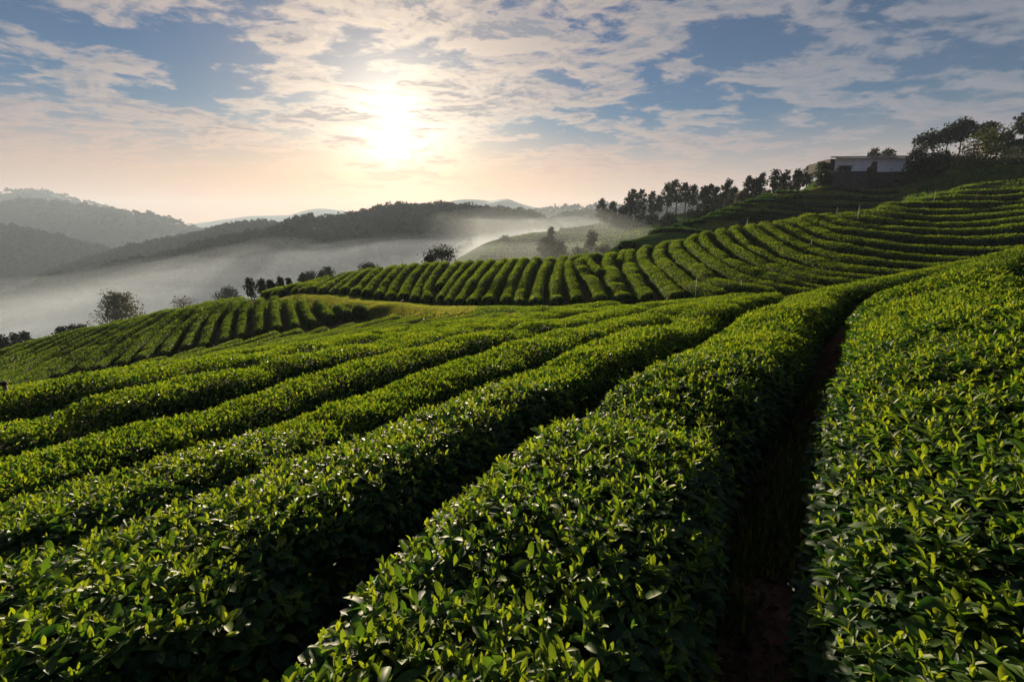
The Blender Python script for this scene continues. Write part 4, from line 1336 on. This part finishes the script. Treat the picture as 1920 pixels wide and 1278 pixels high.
# bushes and trees about the houses
for i, (u, vt, vb_, wp, y, st, mt, lab) in enumerate([
        (1731,250,318,44,106,"tall",CROWN,"rounded dark tree behind the right end of the long house"),
        (1766,238,318,40,107,"tall",CROWN,"left half of the forked pair of dark trees behind the houses"),
        (1792,226,318,48,108,"tall",CROWN,"tallest dark tree of the forked pair behind the houses"),
        (1835,232,310,44,112,"tall",CROWN,"dark tree right of the tallest one behind the houses"),
        (1878,245,300,20,114,"round",CROWN,"small dark tree just left of the gable roof"),
        (1912,214,300,40,112,"tall",CROWN,"dark tree rising behind the gable house at the right edge"),
        (1640,279,300,22,130,"round",CROWN,"left of two small tree tops over the long metal roof"),
        (1664,280,300,24,130,"round",CROWN,"right of two small tree tops over the long metal roof"),
        (1714,276,334,36,92,"round",CROWN,"dark bush hiding the right end of the long house"),
        (1745,284,340,52,91,"round",CROWN,"wide dark bush between the long house and the bamboo"),
        (1780,290,328,36,93,"bush",WARM_CROWN,"pale grey shrub between the dark bush and the bamboo clump"),
        (1838,250,342,76,84,"spread",BAMBOO,"big olive bamboo clump with drooping sprays right of the houses"),
        (1902,300,332,44,88,"bush",CROWN,"dark bush below the gable house at the right edge"),
        (1536,300,352,22,91,"bush",CROWN,"ragged shrub at the left foot of the white house"),
        (1548,322,356,18,90.5,"bush",CROWN,"low shrub against the dark masonry wall")]):
    tree_px("bush" if st == "bush" else "bamboo_clump" if mt is BAMBOO else "tree", u, vt, vb_, wp, y, lab, None, st, ground, 300 + i, mat=mt, tint=0.34 if mt is CROWN else 0.5, foot=0.56 if st == "tall" else None, cat="bush" if st == "bush" else "bamboo" if mt is BAMBOO else "tree")
# banana plant
p0 = at(1711, 342, 88); hb = at(1711, 317, 88)[2] - p0[2]
root = empty("banana_plant", (p0[0], p0[1], float(ground(p0[0], p0[1]))))
tag(root, "small banana plant with broad upright leaves below the dark bush", "banana plant")
m = MB(); m.tube([(0, 0, -0.2), (0.05, 0, hb * 0.5)], [0.13, 0.09], 6); m.build("stem", plain("banana_stem", (0.10, 0.12, 0.05)), root)
m = MB()
n = 9
an = np.arange(n) * 2.4
ax_ = unit(np.stack([np.cos(an) * 0.5, np.sin(an) * 0.5, np.ones(n)], -1)); nn_ = unit(np.stack([-np.cos(an), -np.sin(an), np.full(n, 0.5)], -1))
leaf_full(m, np.tile([0.05, 0, hb * 0.42], (n, 1)), ax_, nn_, np.full(n, hb * 0.75), np.full(n, 0.42), np.full(n, 0.7), droop=0.5)
m.build("leaves", [BAMBOO], root)

# ------------------------------------------------------------------ sprinkler pipes
PIPE = plain("pale_pipe", (0.20, 0.23, 0.25), 0.5, 0.15, 4.0)
RUST = plain("rusty_stake", (0.20, 0.12, 0.08), 0.8, 0.4, 6.0)
PIPES = [(1085,611,583,10.6,"pale sprinkler pipe standing alone in the front field right of centre"),
 (795,624,600,14.5,"pale sprinkler pipe standing in the front field left of centre"),
 (403,664,648,23.2,"short pale pipe at the foot of the left block"),
 (78,737,722,16.5,"short pale pipe near the left edge, right of the rusty stake"),
 (1303,557,523,24.3,"tall pale pipe at the foot of the curving block, left of its neighbour"),
 (1389,550,528,23.6,"pale pipe just right of the tall one at the foot of the curving block"),
 (1520,470,449,31.5,"pale pipe among the long rows of the curving block"),
 (1437,438,423,38,"pale pipe near the top of the curving block"),
 (1609,398,384,43,"pale pipe standing on the crest below the shaded terraces"),
 (1569,399,390,45,"short pipe left of the crest pipe"),
 (1401,424,411,44,"thin pipe on the crest beside the shaded terraces"),
 (1236,484,468,40,"thin pipe where the rows begin to bend"),
 (1018,566,538,28,"tall pipe between two hedge ends beside the track"),
 (1006,568,552,27.6,"short pipe beside the tall one on the track"),
 (845,566,543,30,"blue grey pipe at a hedge end beside the track"),
 (697,545,529,33,"pipe at the left hedge ends above the track"),
 (752,579,566,29.5,"left one of two small pipes on the track"),
 (756,578,564,29.6,"right one of two small pipes on the track"),
 (111,695,690,21,"tiny pipe in the left block near the left edge"),
 (112,661,651,27,"pale pipe in the middle of the left block"),
 (235,650,640,24.5,"pale pipe between two rows of the left block"),
 (374,617,605,28,"pale pipe in the gap between two tall rows of the left block"),
 (371,573,561,37.5,"dark stake on the brow of the left block"),
 (416,563,551,37.5,"leaning dark stake on the brow of the left block"),
 (753,496,486,46.5,"dark stake on the brow of the curving block"),
 (1753,364,357,50,"short pipe beside the top rows at the right"),
 (1833,357,350,50,"dark stake among the top rows at the right"),
 (1731,397,389,38,"short pipe among the rows below the hilltop")]
for i, (u, vb_, vt, y, lab) in enumerate(PIPES):
    hit = ground_hit([(u, vb_)], 0.25)[0]                   # where the foot really stands on the slope
    if 10 < hit[1] < 58 and abs(hit[1] - y) < 14:
        y = float(hit[1])
    b = at(u, vb_, y); tz = at(u, vt, y)[2]
    gz = float(ground(b[0], b[1])) - 0.1
    if tz - gz > 2.4:
        gz = tz - 2.4
    dark = "dark" in lab
    root = empty("stake" if dark else "sprinkler_pipe", (b[0], b[1], gz))
    tag(root, lab, "stake" if dark else "pipe")
    hgt = tz - gz
    ln = 0.12 if "leaning" in lab else rng.normal() * 0.03
    rr_ = max(0.012, 0.00033 * y)
    m = MB(); m.tube([(0, 0, 0), (ln * hgt, 0, hgt)], rr_, 6); m.build("post", RUST if dark else PIPE, root)
    if not dark:
        m = MB(); m.tube([(ln * hgt, 0, hgt), (ln * hgt, 0, hgt + 0.05)], rr_ * 1.5, 6); m.tube([(ln * hgt - 0.06, 0, hgt + 0.06), (ln * hgt + 0.06, 0, hgt + 0.07)], rr_ * 0.6, 5); m.build("sprinkler_head", PIPE, root)
b = at(22, 743, 6.9); tz = at(8, 722, 6.9)
root = empty("stake", (b[0], b[1], float(ground(b[0], b[1])) - 0.1))
tag(root, "short rusty leaning stake with a dark cap at the left edge", "stake")
hg = tz[2] - root.location[2]
m = MB(); m.tube([(0.06, 0, 0), (tz[0] - b[0], 0, hg)], 0.026, 8); m.build("post", RUST, root)
m = MB(); m.tube([(tz[0] - b[0], 0, hg), (tz[0] - b[0] - 0.01, 0, hg + 0.06)], 0.04, 8); m.build("cap", DARKW, root)

# ------------------------------------------------------------------ grass and litter
def scatter_grass(name, pts, hgt, label, tint=0.5, wide=0.16, mat=GRASSM, gfun=None):
    pts = np.asarray(pts); n = len(pts)
    z = (gfun or ground)(pts[:, 0], pts[:, 1]) - 0.02
    P = np.c_[pts, z]
    t1 = rand_dirs(n); t1[:, 2] = 0; t1 = unit(t1)
    axis = unit(np.array([0, 0, 1.0]) + t1 * rng.uniform(0.1, 1.1, n)[:, None])
    nrm = unit(np.cross(axis, np.cross(t1, axis)) + 1e-3)
    L = hgt * rng.uniform(0.5, 1.4, n)
    m = MB()
    leaf_cards(m, P, axis, nrm, L, L * wide, np.clip(rng.normal(tint, 0.16, n), 0, 1), 0, 0.1)
    tag(m.build(name, [mat]), label, "grass", kind="stuff")
d_, _ = resample(track[:, :2], 0.2)
for n, off_, sg, hg_, tn_, keep_, lab_ in ((60000, -0.9, 1.0, 0.13, 0.95, lambda q: q[:, 0] < -2.0, "yellowish trodden grass on the near side of the track, tinted paler as if sunlit"),
                                          (60000, 0.6, 1.3, 0.12, 0.60, lambda q: q[:, 0] < 99, "green grass along the hedge ends beside the track")):
    k = rng.integers(0, len(d_) - 1, n)
    pts = d_[k] + rng.normal(size=(n, 2)) * sg + np.array([0.0, off_])
    pts = pts[keep_(pts)]
    scatter_grass("grass", pts, hg_, lab_, tn_, 0.32)  # paler tint on the near strip paints sunlight into the grass
# weeds in the gap between the two nearest hedges
ec, _ = resample(edge_c, 0.1)
oc = offset(ec, -0.12)
oc = oc[(oc[:, 1] > 0.2) & (oc[:, 1] < 7)]
n = 9000
k = rng.integers(0, len(oc), n)
pts = oc[k] + rng.normal(size=(n, 2)) * 0.15
pts = pts[vnoise(pts[:, 0] * 2.2, pts[:, 1] * 2.2, 77) > 0.30]
scatter_grass("grass", pts, 0.13, "straggling weeds along the earth gap", 0.70, 0.14)
# fallen leaves
oc2 = offset(ec, -0.26); oc2 = oc2[(oc2[:, 1] > 0.2) & (oc2[:, 1] < 8)]
n = 3200
k = rng.integers(0, len(oc2), n)
pts = oc2[k] + rng.normal(size=(n, 2)) * 0.16
m = MB()
P = np.c_[pts, ground(pts[:, 0], pts[:, 1]) + 0.02 + (fbm(pts[:, 0] * 1.3, pts[:, 1] * 1.3, 3, 4) - 0.5) * 0.10]
ax_ = rand_dirs(n); ax_[:, 2] *= 0.2; ax_ = unit(ax_)
leaf_cards(m, P, ax_, unit(np.array([0, 0, 1.0]) + rng.normal(size=(n, 3)) * 0.25), rng.uniform(0.04, 0.08, n), rng.uniform(0.012, 0.03, n), np.clip(rng.normal(0.5, 0.2, n), 0, 1))
LITTER = leaf_material("dead_leaves", [(0.0, (0.03, 0.018, 0.01)), (0.5, (0.08, 0.05, 0.028)), (1.0, (0.16, 0.11, 0.06))], tmix=0.1, rough=0.8, spec=0.2)
tag(m.build("leaf_litter", [LITTER]), "dry fallen leaves on the earth gap", "litter", kind="stuff")
# rough grass on the slope by the houses and on the terraces
def patch(polyu, n, hgt, label, tint, y0, y1):
    us = rng.uniform(polyu[0], polyu[1], n); y = rng.uniform(y0, y1, n)
    r = ray(us, np.full(n, 350.0))
    scatter_grass("grass", np.c_[r[:, 0] * y, y], hgt, label, tint, 0.35)
patch((1330, 1720), 70000, 0.20, "rough grass on the shaded terraces", 0.95, 66, 90)
scatter_grass("grass", mound_pts, 0.4, "bright tufted grass on the mound left of the white house", 0.95, 0.3)
patch((1690, 1930), 9000, 0.45, "rough grass on the slope below the bushes", 0.35, 60, 84)

# ------------------------------------------------------------------ air
def volume(name, color, density, aniso):
    m_, t = mat_new(name)
    v_ = t.n('ShaderNodeVolumePrincipled')
    v_.inputs['Color'].default_value = (*color, 1)
    v_.inputs['Density'].default_value = density
    v_.inputs['Anisotropy'].default_value = aniso
    t.l(v_.outputs[0], t.n('ShaderNodeOutputMaterial').inputs['Volume'])
    return m_
hz = MB()
hz.box((0, 1950, 34), (7000, 4100, 366))
tag(hz.build("haze", volume("morning_haze", (0.64, 0.77, 0.96), 0.00018, 0.24)), kind="stuff")
MIST = 0.0009
# mist lying in the valley: closed banks with rolling tops, thinner towards the top
nx_, ny_ = 60, 50
for j, (ztop, y0) in enumerate([(4, 190), (-5, 165), (-14, 140), (-23, 118), (-32, 102), (-42, 92), (-54, 84), (-68, 80)]):
    mx, my = np.meshgrid(np.linspace(-560 - 9 * j, 330 + 7 * j, nx_), np.linspace(y0, 540 + 11 * j, ny_))
    mz = ztop + np.clip(mx + 20, -280, 60) * 0.11 + np.clip(mx + 260, -500, 0) * 0.30 - np.clip(mx - 15, 0, 200) * 0.30 + (fbm(mx / 110, my / 110, 21 + j, 4) - 0.5) * 42
    topv = np.stack([mx, my, mz], -1).reshape(-1, 3)
    botv = topv.copy(); botv[:, 2] = FLOOR - 0.5 - j * 0.2
    ii = np.arange(ny_ - 1)[:, None] * nx_ + np.arange(nx_ - 1)[None]
    qt = np.stack([ii, ii + 1, ii + 1 + nx_, ii + nx_], -1).reshape(-1, 4)
    N_ = nx_ * ny_
    edge = list(range(nx_)) + [nx_ * k + nx_ - 1 for k in range(1, ny_)] + [N_ - 1 - k for k in range(1, nx_)] + [nx_ * (ny_ - 1 - k) for k in range(1, ny_ - 1)]
    sd = [(edge[i], edge[i] + N_, edge[(i + 1) % len(edge)] + N_, edge[(i + 1) % len(edge)]) for i in range(len(edge))]
    mm = MB()
    mm.add(np.concatenate([topv, botv]), np.concatenate([qt, qt[:, ::-1] + N_, np.array(sd)]))
    tag(mm.build("mist", volume("valley_mist", (0.72, 0.82, 0.97), MIST, 0.36)), "layer of pale mist lying in the valley", "mist", kind="stuff")
dm = MB()
dx_, dy_ = np.meshgrid(np.linspace(-16, 66, 24), np.linspace(88, 240, 24))
for name_, zt, dn in (("mist", 4.0, 0.0020), ("mist", -4.0, 0.0034)):
    topv = np.stack([dx_, dy_, zt - np.clip(dx_ - (0.20 * dy_ - 4), 0, 100) * 0.40 + (fbm(dx_ / 30, dy_ / 30, 41, 3) - 0.5) * 8], -1).reshape(-1, 3)
    botv = topv.copy(); botv[:, 2] = -60.3 - zt * 0.1
    ii = np.arange(23)[:, None] * 24 + np.arange(23)[None]
    qt = np.stack([ii, ii + 1, ii + 25, ii + 24], -1).reshape(-1, 4)
    edge = list(range(24)) + [24 * k + 23 for k in range(1, 24)] + [575 - k for k in range(1, 24)] + [24 * (23 - k) for k in range(1, 23)]
    sd = [(edge[i], edge[i] + 576, edge[(i + 1) % len(edge)] + 576, edge[(i + 1) % len(edge)]) for i in range(len(edge))]
    mm = MB(); mm.add(np.concatenate([topv, botv]), np.concatenate([qt, qt[:, ::-1] + 576, np.array(sd)]))
    tag(mm.build(name_, volume("dip_mist", (0.72, 0.78, 0.85), dn, 0.3)), "thin mist hanging in the dip before the far terraces", "mist", kind="stuff")
#@@END
